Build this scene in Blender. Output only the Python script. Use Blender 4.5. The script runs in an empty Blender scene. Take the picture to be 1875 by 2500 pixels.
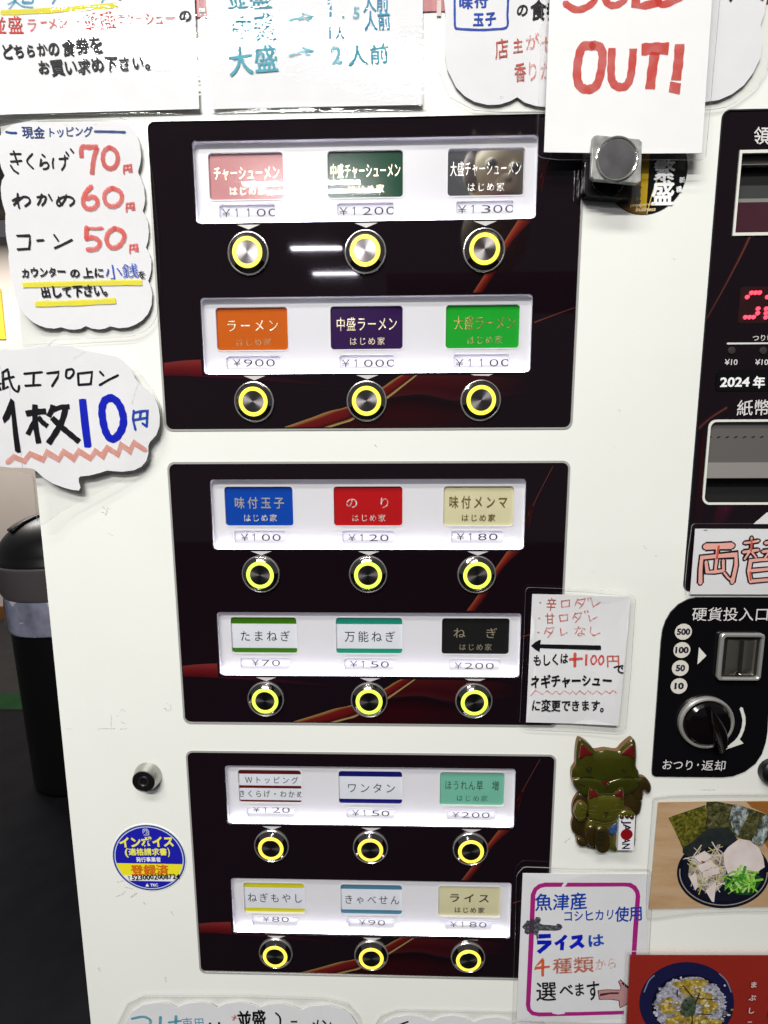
import bpy, math, random
from mathutils import Vector, Matrix
from mathutils.geometry import delaunay_2d_cdt
random.seed(7)
sc = bpy.context.scene
COL = sc.collection

# ------------------------------------------------------------------ camera
# plane of the machine front: y = 0, x to the right, z up, camera on the -y side
Z0 = 1.45                                   # height of the upper button panel's top edge
RX = Vector((0.999736982, 0.0226044438, -0.00387376326))      # camera right
RD = Vector((-0.00090714127, -0.129801337, -0.991539606))     # camera down
RF = Vector((-0.022916021, 0.991282327, -0.129746691))        # camera forward
CP = Vector((0.15471404, -0.31409091, Z0 - 0.20476881))
FPX = 1133.4722
cd = bpy.data.cameras.new('camera'); cam = bpy.data.objects.new('camera', cd); COL.objects.link(cam)
m = Matrix.Identity(4)
for i in range(3):
    m[i][0] = RX[i]; m[i][1] = -RD[i]; m[i][2] = -RF[i]; m[i][3] = CP[i]
cam.matrix_world = m
cd.sensor_fit = 'VERTICAL'; cd.sensor_height = 36.0; cd.lens = FPX / 2500 * 36
cd.clip_start = 0.02; cd.clip_end = 60
sc.camera = cam

# ------------------------------------------------------------------ light
w = bpy.data.worlds.new('World'); sc.world = w; w.use_nodes = True
bg = w.node_tree.nodes['Background']; bg.inputs[0].default_value = (0.90, 0.89, 0.95, 1); bg.inputs[1].default_value = 0.10

def area(name, loc, sx, sy, power, col=(1, 1, 1), rot=(0, 0, 0)):
    ld = bpy.data.lights.new(name, 'AREA'); ld.shape = 'RECTANGLE'; ld.size = sx; ld.size_y = sy
    ld.energy = power; ld.color = col
    o = bpy.data.objects.new(name, ld); COL.objects.link(o); o.location = loc; o.rotation_euler = rot
    return o
area('ceiling_light', (-0.34, -1.45, 2.60), 1.22, 0.09, 55, (1.0, 0.99, 0.945))
area('ceiling_light', (-0.20, -0.80, 2.60), 1.22, 0.16, 23, (1.0, 0.99, 0.945))
area('wall_fill_light', (-2.4, 2.25, 2.65), 1.6, 0.3, 60, (1.0, 0.95, 0.9))  # added fill lamp, brightens the wall behind the machine
area('ceiling_tube', (-0.32, -2.235, 2.60), 0.60, 0.035, 9, (1.0, 0.98, 1.0))  # added tube, only there for a reflected streak on the upper window
area('ceiling_tube', (-0.22, -2.315, 2.60), 0.60, 0.03, 7, (1.0, 0.98, 1.0))  # added like the one above, for the window's second streak
area('ceiling_tube', (-0.37, -3.00, 2.60), 0.34, 0.05, 4.5, (0.92, 0.88, 1.0))
area('ceiling_tube', (-0.30, -3.45, 2.60), 0.34, 0.05, 3.5, (0.92, 0.88, 1.0))
sc.view_settings.view_transform = 'Standard'; sc.view_settings.look = 'None'
sc.view_settings.exposure = 0.10; sc.view_settings.gamma = 1.0
sc.render.engine = 'CYCLES'
sc.cycles.max_bounces = 8; sc.cycles.transparent_max_bounces = 24; sc.cycles.sample_clamp_indirect = 4.0
sc.cycles.caustics_reflective = False; sc.cycles.caustics_refractive = False

# ------------------------------------------------------------------ projections
def un(u, v, D=0.0):
    """point of the photograph -> (x, z) on the plane D metres in front of the machine"""
    d = RX * ((u - 937.5) / FPX) + RD * ((v - 1250) / FPX) + RF
    t = (-D - CP.y) / d.y
    p = CP + d * t
    return (p.x, p.z)
def at_y(u, v, Y):
    x, z = un(u, v, -Y); return Vector((x, Y, z))
def MM(x, zd):                 # millimetres on the machine front, measured down from the panel top
    return (x / 1000.0, Z0 - zd / 1000.0)
def Z(pts, x0, y0, s):         # coordinates read in an enlarged crop -> photograph coordinates
    return [(x0 + a / s, y0 + b / s) for a, b in pts]

# ------------------------------------------------------------------ materials
MATS = {}
def srgb(c):
    return tuple(((x / 255) / 12.92 if x / 255 <= 0.04045 else ((x / 255 + 0.055) / 1.055) ** 2.4) for x in c)
def mat(name, col, rough=0.5, metal=0.0, emit=None, es=0.0, spec=0.5, noise=0.0, nscale=40, bump=0.0, bscale=200, coat=0.0, rnoise=0.0):
    if name in MATS: return MATS[name]
    m = bpy.data.materials.new(name); m.use_nodes = True; nt = m.node_tree; b = nt.nodes['Principled BSDF']
    b.inputs['Base Color'].default_value = (*col, 1); b.inputs['Roughness'].default_value = rough
    b.inputs['Metallic'].default_value = metal; b.inputs['Specular IOR Level'].default_value = spec
    if coat: b.inputs['Coat Weight'].default_value = coat; b.inputs['Coat Roughness'].default_value = 0.05
    if emit: b.inputs['Emission Color'].default_value = (*emit, 1); b.inputs['Emission Strength'].default_value = es
    if noise or bump or rnoise:
        tc = nt.nodes.new('ShaderNodeTexCoord')
    if noise:
        n = nt.nodes.new('ShaderNodeTexNoise'); n.inputs['Scale'].default_value = nscale; n.inputs['Detail'].default_value = 5
        nt.links.new(tc.outputs['Object'], n.inputs['Vector'])
        mr = nt.nodes.new('ShaderNodeMapRange'); mr.inputs[1].default_value = 0.3; mr.inputs[2].default_value = 0.7
        mr.inputs[3].default_value = 1 - noise; mr.inputs[4].default_value = 1 + noise * 0.4
        nt.links.new(n.outputs['Fac'], mr.inputs[0])
        vm = nt.nodes.new('ShaderNodeVectorMath'); vm.operation = 'SCALE'; vm.inputs[0].default_value = col
        nt.links.new(mr.outputs[0], vm.inputs['Scale']); nt.links.new(vm.outputs[0], b.inputs['Base Color'])
    if rnoise:
        n = nt.nodes.new('ShaderNodeTexNoise'); n.inputs['Scale'].default_value = 25; n.inputs['Detail'].default_value = 7
        nt.links.new(tc.outputs['Object'], n.inputs['Vector'])
        mr = nt.nodes.new('ShaderNodeMapRange'); mr.inputs[1].default_value = 0.35; mr.inputs[2].default_value = 0.75
        mr.inputs[3].default_value = rough; mr.inputs[4].default_value = rough + rnoise
        nt.links.new(n.outputs['Fac'], mr.inputs[0]); nt.links.new(mr.outputs[0], b.inputs['Roughness'])
    if bump:
        n = nt.nodes.new('ShaderNodeTexNoise'); n.inputs['Scale'].default_value = bscale; n.inputs['Detail'].default_value = 3
        nt.links.new(tc.outputs['Object'], n.inputs['Vector'])
        bp = nt.nodes.new('ShaderNodeBump'); bp.inputs['Strength'].default_value = bump; bp.inputs['Distance'].default_value = 0.0005
        nt.links.new(n.outputs['Fac'], bp.inputs['Height']); nt.links.new(bp.outputs[0], b.inputs['Normal'])
    MATS[name] = m; return m

def film_mat(name, tr=0.955, rough=0.06, bump=0.0, bscale=60, fac=1.0, tint=(1, 1, 1), squash=1.0, detail=4):
    m = bpy.data.materials.new(name); m.use_nodes = True; nt = m.node_tree; nt.nodes.clear()
    out = nt.nodes.new('ShaderNodeOutputMaterial'); mx = nt.nodes.new('ShaderNodeMixShader')
    t = nt.nodes.new('ShaderNodeBsdfTransparent'); t.inputs[0].default_value = (tr * tint[0], tr * tint[1], tr * tint[2], 1)
    g = nt.nodes.new('ShaderNodeBsdfGlossy'); g.inputs['Roughness'].default_value = rough
    f = nt.nodes.new('ShaderNodeFresnel'); f.inputs['IOR'].default_value = 1.5
    ml = nt.nodes.new('ShaderNodeMath'); ml.operation = 'MULTIPLY'; ml.inputs[1].default_value = fac; ml.use_clamp = True
    ge = nt.nodes.new('ShaderNodeNewGeometry'); ir = nt.nodes.new('ShaderNodeMapRange'); ir.inputs[3].default_value = 1.5; ir.inputs[4].default_value = 1 / 1.5
    nt.links.new(ge.outputs['Backfacing'], ir.inputs[0]); nt.links.new(ir.outputs[0], f.inputs['IOR'])
    nt.links.new(f.outputs[0], ml.inputs[0])
    nt.links.new(ml.outputs[0], mx.inputs[0]); nt.links.new(t.outputs[0], mx.inputs[1]); nt.links.new(g.outputs[0], mx.inputs[2])
    nt.links.new(mx.outputs[0], out.inputs[0])
    if bump:
        tc = nt.nodes.new('ShaderNodeTexCoord'); mp = nt.nodes.new('ShaderNodeMapping'); mp.inputs['Scale'].default_value = (1, 1, squash)
        n = nt.nodes.new('ShaderNodeTexNoise'); n.inputs['Scale'].default_value = bscale; n.inputs['Detail'].default_value = detail
        nt.links.new(tc.outputs['Object'], mp.inputs[0]); nt.links.new(mp.outputs[0], n.inputs['Vector'])
        bp = nt.nodes.new('ShaderNodeBump'); bp.inputs['Strength'].default_value = bump; bp.inputs['Distance'].default_value = 0.002
        nt.links.new(n.outputs['Fac'], bp.inputs['Height'])
        nt.links.new(bp.outputs[0], g.inputs['Normal']); nt.links.new(bp.outputs[0], f.inputs['Normal'])
    return m

def ink(name, col, alpha=1.0, rough=0.5, fade=0.0, fscale=350):
    """marker ink: partly see-through, so crossing strokes darken; fade = dried-out patches"""
    if name in MATS: return MATS[name]
    m = bpy.data.materials.new(name); m.use_nodes = True; nt = m.node_tree; b = nt.nodes['Principled BSDF']
    b.inputs['Base Color'].default_value = (*col, 1); b.inputs['Roughness'].default_value = rough
    b.inputs['Alpha'].default_value = alpha; b.inputs['Specular IOR Level'].default_value = 0.15
    if fade:
        tc = nt.nodes.new('ShaderNodeTexCoord'); n = nt.nodes.new('ShaderNodeTexNoise')
        n.inputs['Scale'].default_value = fscale; n.inputs['Detail'].default_value = 3
        nt.links.new(tc.outputs['Object'], n.inputs['Vector'])
        mr = nt.nodes.new('ShaderNodeMapRange'); mr.inputs[1].default_value = 0.38; mr.inputs[2].default_value = 0.62
        mr.inputs[3].default_value = alpha * (1 - fade); mr.inputs[4].default_value = alpha
        nt.links.new(n.outputs['Fac'], mr.inputs[0]); nt.links.new(mr.outputs[0], b.inputs['Alpha'])
    MATS[name] = m; return m

def enamel_mat():
    m = bpy.data.materials.new('white_enamel'); m.use_nodes = True; nt = m.node_tree; b = nt.nodes['Principled BSDF']
    b.inputs['Roughness'].default_value = 0.38
    tc = nt.nodes.new('ShaderNodeTexCoord')
    def noise(sc_, det, lo, hi, a, c):
        n = nt.nodes.new('ShaderNodeTexNoise'); n.inputs['Scale'].default_value = sc_; n.inputs['Detail'].default_value = det
        nt.links.new(tc.outputs['Object'], n.inputs['Vector'])
        mr = nt.nodes.new('ShaderNodeMapRange'); mr.inputs[1].default_value = lo; mr.inputs[2].default_value = hi
        mr.inputs[3].default_value = a; mr.inputs[4].default_value = c
        nt.links.new(n.outputs['Fac'], mr.inputs[0]); return mr
    a = noise(6, 4, 0.35, 0.65, 0.965, 1.0)        # broad grubbiness
    s = noise(95, 6, 0.66, 0.76, 1.0, 0.80)        # small scuffs
    mk = noise(9, 2, 0.58, 0.68, 0.0, 1.0)         # ... only in patches
    mx = nt.nodes.new('ShaderNodeMix'); mx.data_type = 'FLOAT'
    nt.links.new(mk.outputs[0], mx.inputs[0]); mx.inputs[2].default_value = 1.0; nt.links.new(s.outputs[0], mx.inputs[3])
    ml = nt.nodes.new('ShaderNodeMath'); ml.operation = 'MULTIPLY'
    nt.links.new(a.outputs[0], ml.inputs[0]); nt.links.new(mx.outputs[0], ml.inputs[1])
    vm = nt.nodes.new('ShaderNodeVectorMath'); vm.operation = 'SCALE'; vm.inputs[0].default_value = (0.80, 0.81, 0.765)
    nt.links.new(ml.outputs[0], vm.inputs['Scale']); nt.links.new(vm.outputs[0], b.inputs['Base Color'])
    n = nt.nodes.new('ShaderNodeTexNoise'); n.inputs['Scale'].default_value = 700; n.inputs['Detail'].default_value = 1
    nt.links.new(tc.outputs['Object'], n.inputs['Vector'])
    bp = nt.nodes.new('ShaderNodeBump'); bp.inputs['Strength'].default_value = 0.12; bp.inputs['Distance'].default_value = 0.0003
    nt.links.new(n.outputs['Fac'], bp.inputs['Height']); nt.links.new(bp.outputs[0], b.inputs['Normal'])
    return m
M_ENAMEL = enamel_mat()
M_BLACK = mat('black_gloss', (0.0062, 0.0030, 0.0050), 0.025, spec=0.45, rnoise=0.03)
M_CHROME = mat('polished_steel', (0.62, 0.60, 0.58), 0.20, 0.82, bump=0.1, bscale=300)
M_WINDOWWHITE = mat('light_box_plastic', (0.61, 0.605, 0.63), 0.35, emit=(0.93, 0.92, 1.0), es=0.08)
M_LIP = mat('window_lip_plastic', (0.72, 0.71, 0.76), 0.4)
M_PRICE = mat('price_paper', (0.62, 0.61, 0.67), 0.7, emit=(0.86, 0.83, 1.0), es=0.08)
M_GLASS = film_mat('clear_acrylic', 0.985, 0.02, fac=1.0)
M_GLASSMARK = M_GLASS
M_FILM = film_mat('laminate_film', 0.955, 0.07, bump=0.05, bscale=45, fac=0.7)
M_CRINKLE = film_mat('crinkled_laminate', 0.955, 0.012, bump=0.036, bscale=230, fac=0.5, squash=2.2, detail=1.0)
M_EDGE = mat('film_edge', (0.62, 0.62, 0.60), 0.25, spec=0.6)
M_PAPER = mat('white_paper', (0.77, 0.77, 0.79), 0.75, noise=0.03, nscale=60)
M_INKBLK = ink('black_marker', (0.006, 0.006, 0.009), 0.985)
M_PRINTBLK = mat('black_print', (0.012, 0.012, 0.014), 0.6)
M_WHITEPRINT = mat('white_print', (0.66, 0.64, 0.64), 0.5)

# ------------------------------------------------------------------ object helpers
def link(o, parent=None):
    COL.objects.link(o)
    if parent is not None:
        o.parent = parent
        o.matrix_parent_inverse = Matrix.Translation(parent.location).inverted() if parent.type == 'EMPTY' else Matrix.Identity(4)
    return o
def mesh(name, verts, faces, mt, parent=None, smooth=False, fmats=None, uvs=None):
    me = bpy.data.meshes.new(name); me.from_pydata([tuple(v) for v in verts], [], faces)
    ms = mt if isinstance(mt, (list, tuple)) else [mt]
    for q in ms: me.materials.append(q)
    if fmats: me.polygons.foreach_set('material_index', fmats)
    if smooth: me.polygons.foreach_set('use_smooth', [True] * len(me.polygons))
    if uvs:
        ul = me.uv_layers.new(name='UVMap')
        for l in me.loops: ul.data[l.index].uv = uvs[l.vertex_index]
    me.update()
    o = bpy.data.objects.new(name, me); link(o, parent); return o
def empty(name, loc=(0, 0, 0)):
    o = bpy.data.objects.new(name, None); o.empty_display_size = 0.02; COL.objects.link(o); o.location = loc; return o
def tag(o, label, cat, group=None, kind=None):
    if label: o['label'] = label
    if cat: o['category'] = cat
    if group: o['group'] = group
    if kind: o['kind'] = kind
    return o
def inside(p, poly):
    x, y = p; c = False; n = len(poly); j = n - 1
    for i in range(n):
        xi, yi = poly[i]; xj, yj = poly[j]
        if (yi > y) != (yj > y) and x < (xj - xi) * (y - yi) / (yj - yi) + xi: c = not c
        j = i
    return c
def edgedist(p, poly):
    best = 9e9; px, py = p; n = len(poly)
    for i in range(n):
        ax, ay = poly[i]; bx, by = poly[(i + 1) % n]; dx, dy = bx - ax, by - ay
        L = dx * dx + dy * dy; t = 0 if L == 0 else max(0, min(1, ((px - ax) * dx + (py - ay) * dy) / L))
        q = (ax + t * dx - px) ** 2 + (ay + t * dy - py) ** 2
        if q < best: best = q
    return math.sqrt(best)
def triangulate(outline, holes=(), grid=None, margin=0.35):
    pts = list(outline); edges = [(i, (i + 1) % len(outline)) for i in range(len(outline))]
    for h in holes:
        b = len(pts); pts += list(h); edges += [(b + i, b + (i + 1) % len(h)) for i in range(len(h))]
    if grid:
        xs = [p[0] for p in outline]; ys = [p[1] for p in outline]
        r = 0; y = min(ys) + grid / 2
        while y < max(ys):
            x = min(xs) + grid * (0.25 if r % 2 else 0.75)
            while x < max(xs):
                if inside((x, y), outline) and not any(inside((x, y), h) for h in holes):
                    if edgedist((x, y), outline) > grid * margin: pts.append((x, y))
                x += grid
            y += grid * 0.87; r += 1
    V, _, F, _, _, _ = delaunay_2d_cdt([Vector(p) for p in pts], edges, [], 0, 1e-7)
    V = [(v.x, v.y) for v in V]; out = []
    for f in F:
        c = (sum(V[i][0] for i in f) / len(f), sum(V[i][1] for i in f) / len(f))
        if inside(c, outline) and not any(inside(c, h) for h in holes): out.append(list(f))
    return V, out
def slab(name, outline, D, thick, mt, parent=None, holes=(), grid=None, fn=None, edge=None, smooth=False, back=True):
    """sheet or plate: front at D(+fn), given thickness behind, real edges"""
    V, F = triangulate(outline, holes, grid); n = len(V)
    f0 = (lambda x, z: D + fn(x, z)) if fn else (lambda x, z: D)
    verts = [(x, -f0(x, z), z) for x, z in V] + [(x, -f0(x, z) + thick, z) for x, z in V]
    faces = []; fm = []
    for f in F:
        a = sum(V[f[i]][0] * V[f[(i + 1) % len(f)]][1] - V[f[(i + 1) % len(f)]][0] * V[f[i]][1] for i in range(len(f)))
        g = f if a > 0 else f[::-1]
        faces.append(g); fm.append(0)
        if back: faces.append([i + n for i in g[::-1]]); fm.append(0)
    cnt = {}
    for f in [f for f, k in zip(faces, range(len(faces))) if f[0] < n]:
        for i in range(len(f)):
            cnt[(f[i], f[(i + 1) % len(f)])] = 1
    for (a, b) in cnt:
        if (b, a) not in cnt: faces.append([b, a, a + n, b + n]); fm.append(1)
    return mesh(name, verts, faces, [mt, edge or mt], parent, smooth and False, fm)
def rrect(x0, z0, x1, z1, r, n=5):
    """rounded rectangle from (x0,z0) to (x1,z1)"""
    if x1 < x0: x0, x1 = x1, x0
    if z1 < z0: z0, z1 = z1, z0
    P = []
    for cx, cz, a in ((x1 - r, z1 - r, 0), (x0 + r, z1 - r, 90), (x0 + r, z0 + r, 180), (x1 - r, z0 + r, 270)):
        for i in range(n + 1):
            t = math.radians(a + 90 * i / n); P.append((cx + r * math.cos(t), cz + r * math.sin(t)))
    return P
def circle(cx, cz, rx, rz=None, n=48):
    rz = rz or rx
    return [(cx + rx * math.cos(2 * math.pi * i / n), cz + rz * math.sin(2 * math.pi * i / n)) for i in range(n)]
def smooth_line(P, k=6, closed=False):
    if len(P) < 3: return list(P)
    out = []; n = len(P); rng = range(n) if closed else range(n - 1)
    for i in rng:
        if closed: a, b, c, d = P[(i - 1) % n], P[i], P[(i + 1) % n], P[(i + 2) % n]
        else: a, b, c, d = P[max(i - 1, 0)], P[i], P[i + 1], P[min(i + 2, n - 1)]
        for j in range(k):
            t = j / k
            out.append(tuple(0.5 * ((2 * b[q]) + (-a[q] + c[q]) * t + (2 * a[q] - 5 * b[q] + 4 * c[q] - d[q]) * t * t + (-a[q] + 3 * b[q] - 3 * c[q] + d[q]) * t ** 3) for q in (0, 1)))
    if not closed: out.append(tuple(P[-1]))
    return out
def lathe(name, prof, mt, parent, centre, n=48, smooth=True, sharp=None):
    """prof: list of (radius, D) ; axis along y through centre (x,z); object origin at the centre"""
    verts = []; faces = []
    for r, D in prof:
        for i in range(n):
            a = 2 * math.pi * i / n; verts.append((r * math.cos(a), -D, r * math.sin(a)))
    for k in range(len(prof) - 1):
        for i in range(n):
            j = (i + 1) % n; faces.append([k * n + i, k * n + j, (k + 1) * n + j, (k + 1) * n + i])
    if prof[-1][0] > 0: faces.append([(len(prof) - 1) * n + i for i in range(n)])
    o = mesh(name, verts, faces, mt, None, smooth)
    o.location = (centre[0], 0, centre[1])
    if parent is not None:
        o.parent = parent
        if parent.type == 'EMPTY': o.location = Vector(o.location) - parent.location
        else: o.location = Vector((centre[0], 0, centre[1])) - parent.location
        o.matrix_parent_inverse = Matrix.Identity(4)
    md = o.modifiers.new('edge', 'EDGE_SPLIT'); md.split_angle = math.radians(28)
    return o
def box(name, x0, x1, z0, z1, D0, D1, mt, parent=None, bev=0.0):
    v = [(x, -d, z) for d in (D0, D1) for z in (z0, z1) for x in (x0, x1)]
    f = [[0, 2, 3, 1], [4, 5, 7, 6], [0, 1, 5, 4], [2, 6, 7, 3], [0, 4, 6, 2], [1, 3, 7, 5]]
    o = mesh(name, v, f, mt, parent)
    if bev:
        b = o.modifiers.new('bevel', 'BEVEL'); b.width = bev; b.segments = 3; b.limit_method = 'NONE'
    return o

# ------------------------------------------------------------------ lettering
GL = {}
def glyphs(s, bold=0.0, res=3):
    k = (s, bold, res)
    if k in GL: return GL[k]
    c = bpy.data.curves.new('t', 'FONT'); c.body = s; c.size = 1; c.resolution_u = res; c.offset = bold
    o = bpy.data.objects.new('t', c); COL.objects.link(o)
    dg = bpy.context.evaluated_depsgraph_get(); dg.update(); e = o.evaluated_get(dg); me = e.to_mesh()
    V = [(v.co.x, v.co.y) for v in me.vertices]; F = [list(p.vertices) for p in me.polygons]
    e.to_mesh_clear(); bpy.data.objects.remove(o); bpy.data.curves.remove(c)
    GL[k] = (V, F); return GL[k]
class Ink:
    """collects flat print or handwriting lying on one surface; one child mesh per colour"""
    def __init__(self, parent, D, fn=None, lift=0.00012, name='lettering'):
        self.p, self.D, self.fn, self.l, self.n = parent, D, fn, lift, name; self.acc = {}; self.k = 0
    def add(self, mt, V, F):
        v, f = self.acc.setdefault(mt.name, ([], [])); self.k += 1
        b = len(v); L = self.l + self.k * 0.000006
        for x, z in V:
            h = self.fn(x, z) if self.fn else 0
            v.append((x, -(self.D + h + L), z))
        for q in F:
            a = sum(V[q[i]][0] * V[q[(i + 1) % len(q)]][1] - V[q[(i + 1) % len(q)]][0] * V[q[i]][1] for i in range(len(q)))
            f.append([i + b for i in (q if a > 0 else q[::-1])])
    def un(self, u, v): return un(u, v, self.D)
    def text(self, s, a, b, h, mt, bold=0.0, jit=0.0, shear=0.0, cell=None, px=True, sizes=None, fit=1.0, mono=True, res=3):
        """string along the base line a->b (photograph pixels, or plane metres with px=False), glyph height h"""
        if px:
            A = self.un(*a); B = self.un(*b); c = ((a[0] + b[0]) / 2, (a[1] + b[1]) / 2)
            H0 = self.un(*c); H1 = self.un(c[0], c[1] - h); H = math.hypot(H1[0] - H0[0], H1[1] - H0[1])
        else: A, B, H = a, b, h
        dx, dz = B[0] - A[0], B[1] - A[1]; L = math.hypot(dx, dz); ux, uz = dx / L, dz / L; vx, vz = -uz, ux
        if mono:
            n = len(s); cw = L / n
            for i, ch in enumerate(s):
                if ch in ' \u3000': continue
                kj = ord(ch) >= 0x4e00 and bold > 0
                V, F = glyphs(ch, 0.0 if kj else bold, res)
                if not V: continue
                if kj:
                    V0, F0 = V, F; V, F = [], []
                    for ox, oy in ((0, 0), (1, 0), (-1, 0), (0, 1), (0, -1)):
                        b0 = len(V); V = V + [(a_ + ox * bold, c_ + oy * bold) for a_, c_ in V0]; F = F + [[i_ + b0 for i_ in q_] for q_ in F0]
                nl = len(V) // 5 if kj else 0
                minx = min(p[0] for p in V); maxx = max(p[0] for p in V)
                gw = 1.0 if maxx > 0.62 or ord(ch) > 0x2000 else maxx + minx
                S = H / 0.88; sx = min(cw / gw, S * 1.35) * fit if cell is None else cell * S
                if ord(ch) < 0x2000: sx = min(cw / gw, S * 1.2) * fit; S = H / 0.74
                j = random.uniform(-1, 1) * jit; sj = 1 + random.uniform(-1, 1) * jit * 1.0; cj, sn = math.cos(j), math.sin(j)
                oy = random.uniform(-1, 1) * jit * H * 0.5; sh = shear + random.uniform(-1, 1) * jit * 1.2
                bl = 0.38 if ord(ch) > 0x2000 else 0.37
                W = []
                for gx, gy in V:
                    X = (gx - gw / 2) * sx * sj; Y = (gy - bl) * S * sj
                    X += Y * sh
                    X, Y = X * cj - Y * sn, X * sn + Y * cj
                    X += (i + 0.5) * cw; Y += oy + bl * S
                    W.append((A[0] + ux * X + vx * Y, A[1] + uz * X + vz * Y))
                if kj:
                    for q_ in range(5): self.add(mt, W[q_ * nl:(q_ + 1) * nl], F0)
                else: self.add(mt, W, F)
        else:
            V, F = glyphs(s, bold, res); minx = min(p[0] for p in V); maxx = max(p[0] for p in V)
            sx = L / (maxx - minx); S = H / 0.74
            W = []
            for gx, gy in V:
                X = (gx - minx) * sx + gy * S * shear; Y = gy * S
                W.append((A[0] + ux * X + vx * Y, A[1] + uz * X + vz * Y))
            self.add(mt, W, F)
    def stroke(self, pts, wd, mt, smooth=True, px=True, taper=0.0, cap=True, closed=False):
        """pen stroke of width wd through the points"""
        P = [self.un(*p) for p in pts] if px else list(pts)
        if px:
            q0 = self.un(*pts[0]); q1 = self.un(pts[0][0] + 1, pts[0][1]); wd = wd * math.hypot(q1[0] - q0[0], q1[1] - q0[1])
        if smooth and len(P) > 2: P = smooth_line(P, 5)
        Q = [P[0]]
        for p in P[1:]:
            if math.hypot(p[0] - Q[-1][0], p[1] - Q[-1][1]) > wd * 0.06: Q.append(p)
        P = Q if len(Q) > 1 else P[:1] + [(P[0][0] + wd * 0.3, P[0][1])]
        n = len(P); V = []
        for i, p in enumerate(P):
            a = P[max(i - 1, 0)]; b = P[min(i + 1, n - 1)]; dx, dz = b[0] - a[0], b[1] - a[1]; L = math.hypot(dx, dz) or 1
            k = wd / 2 * (1 + 0.07 * math.sin(i * 1.7 + n)) * (1 - taper * abs(2 * i / (n - 1) - 1) if n > 1 else 1)
            if 0 < i < n - 1:
                e1 = (p[0] - a[0], p[1] - a[1]); e2 = (b[0] - p[0], b[1] - p[1])
                c = (e1[0] * e2[0] + e1[1] * e2[1]) / ((math.hypot(*e1) * math.hypot(*e2)) or 1)
                if c < 0.6: k *= min(1.5, 1 / math.sqrt(max((1 + c) / 2, 0.3)))
            V += [(p[0] - dz / L * k, p[1] + dx / L * k), (p[0] + dz / L * k, p[1] - dx / L * k)]
        F = [[2 * i, 2 * i + 1, 2 * i + 3, 2 * i + 2] for i in range(n - 1)]
        if cap:
            for e, s_ in ((0, 1), (n - 1, -1)):
                c = P[e]; o = P[e + s_]; ang = math.atan2(c[1] - o[1], c[0] - o[0]); b = len(V)
                V.append(c)
                for i in range(7):
                    t = ang - math.pi / 2 + math.pi * i / 6; V.append((c[0] + wd * 0.49 * math.cos(t) * (0.8), c[1] + wd * 0.49 * math.sin(t) * 0.8))
                for i in range(6): F.append([b, b + 1 + i, b + 2 + i])
        self.add(mt, V, F)
    def poly(self, pts, mt, px=True, smooth=0, holes=()):
        P = [self.un(*p) for p in pts] if px else list(pts)
        if smooth: P = smooth_line(P, smooth, True)
        V, F = triangulate(P, [[self.un(*p) for p in h] if px else h for h in holes]); self.add(mt, V, F)
    def done(self):
        for k, (v, f) in self.acc.items():
            mesh(self.n, v, f, bpy.data.materials[k], self.p)
# ------------------------------------------------------------------ the room behind the machine
M_WALL = mat('painted_wall', (0.60, 0.53, 0.47), 0.85, bump=0.4, bscale=60, noise=0.05, nscale=3)
M_FLOOR = mat('dark_floor', (0.0085, 0.0082, 0.0105), 0.8, spec=0.1, noise=0.25, nscale=12, bump=0.2, bscale=90)
M_FLOORGREY = mat('grey_floor', (0.030, 0.028, 0.027), 0.8, spec=0.1, noise=0.15, nscale=20)
M_WOOD = mat('wood_trim', (0.22, 0.085, 0.02), 0.5, noise=0.2, nscale=8)
o = mesh('floor', [(-6, -6, 0), (6, -6, 0), (6, 3.2, 0), (-6, 3.2, 0)], [[0, 1, 2, 3]], M_FLOOR); tag(o, None, None, kind='structure')
o = mesh('raised_floor', [(-5, 1.76, 0.004), (0.6, 1.76, 0.004), (0.6, 3.0, 0.004), (-5, 3.0, 0.004), (-5, 1.76, 0.0), (0.6, 1.76, 0.0)], [[0, 1, 2, 3], [4, 5, 1, 0]], M_FLOORGREY); tag(o, None, None, kind='structure')
o = mesh('wall', [(-5, 3.0, 0), (3, 3.0, 0), (3, 3.0, 2.7), (-5, 3.0, 2.7), (-5, 3.12, 0), (3, 3.12, 0), (3, 3.12, 2.7), (-5, 3.12, 2.7)],
         [[0, 1, 2, 3], [5, 4, 7, 6], [3, 2, 6, 7], [4, 0, 3, 7], [1, 5, 6, 2]], M_WALL); tag(o, 'beige painted wall behind the machine', 'wall', kind='structure')
o = box('baseboard', -5, 3, 0, 0.10, -2.985, -2.9995, M_WOOD, None, 0.003); tag(o, 'brown wooden baseboard along the foot of the beige wall', 'baseboard')
o = mesh('floor_tape', [(-3.2, 1.765, 0.0045), (-0.6, 1.765, 0.0045), (-0.6, 1.905, 0.0045), (-3.2, 1.905, 0.0045), (-3.2, 1.765, 0.0062), (-0.6, 1.765, 0.0062), (-0.6, 1.905, 0.0062), (-3.2, 1.905, 0.0062)],
         [[4, 5, 6, 7], [0, 1, 5, 4], [1, 2, 6, 5], [2, 3, 7, 6], [3, 0, 4, 7]], mat('green_tape', (0.007, 0.040, 0.010), 0.7, spec=0.1, noise=0.3, nscale=9)); tag(o, 'green tape strip on the grey floor left of the bin', 'floor tape')
x0, z0 = un(-60, 706, -2.99); x1, z1 = un(13, 828, -2.99)
o = box('wall_poster', x0, x1, z1, z0, -2.992, -2.9995, mat('yellow_poster', (0.62, 0.42, 0.02), 0.6, noise=0.1, nscale=5)); tag(o, 'yellow poster on the beige wall at the left edge', 'poster')
x0, z0 = un(-70, 300, -2.9); x1, z1 = un(13, 520, -2.9)
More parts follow.
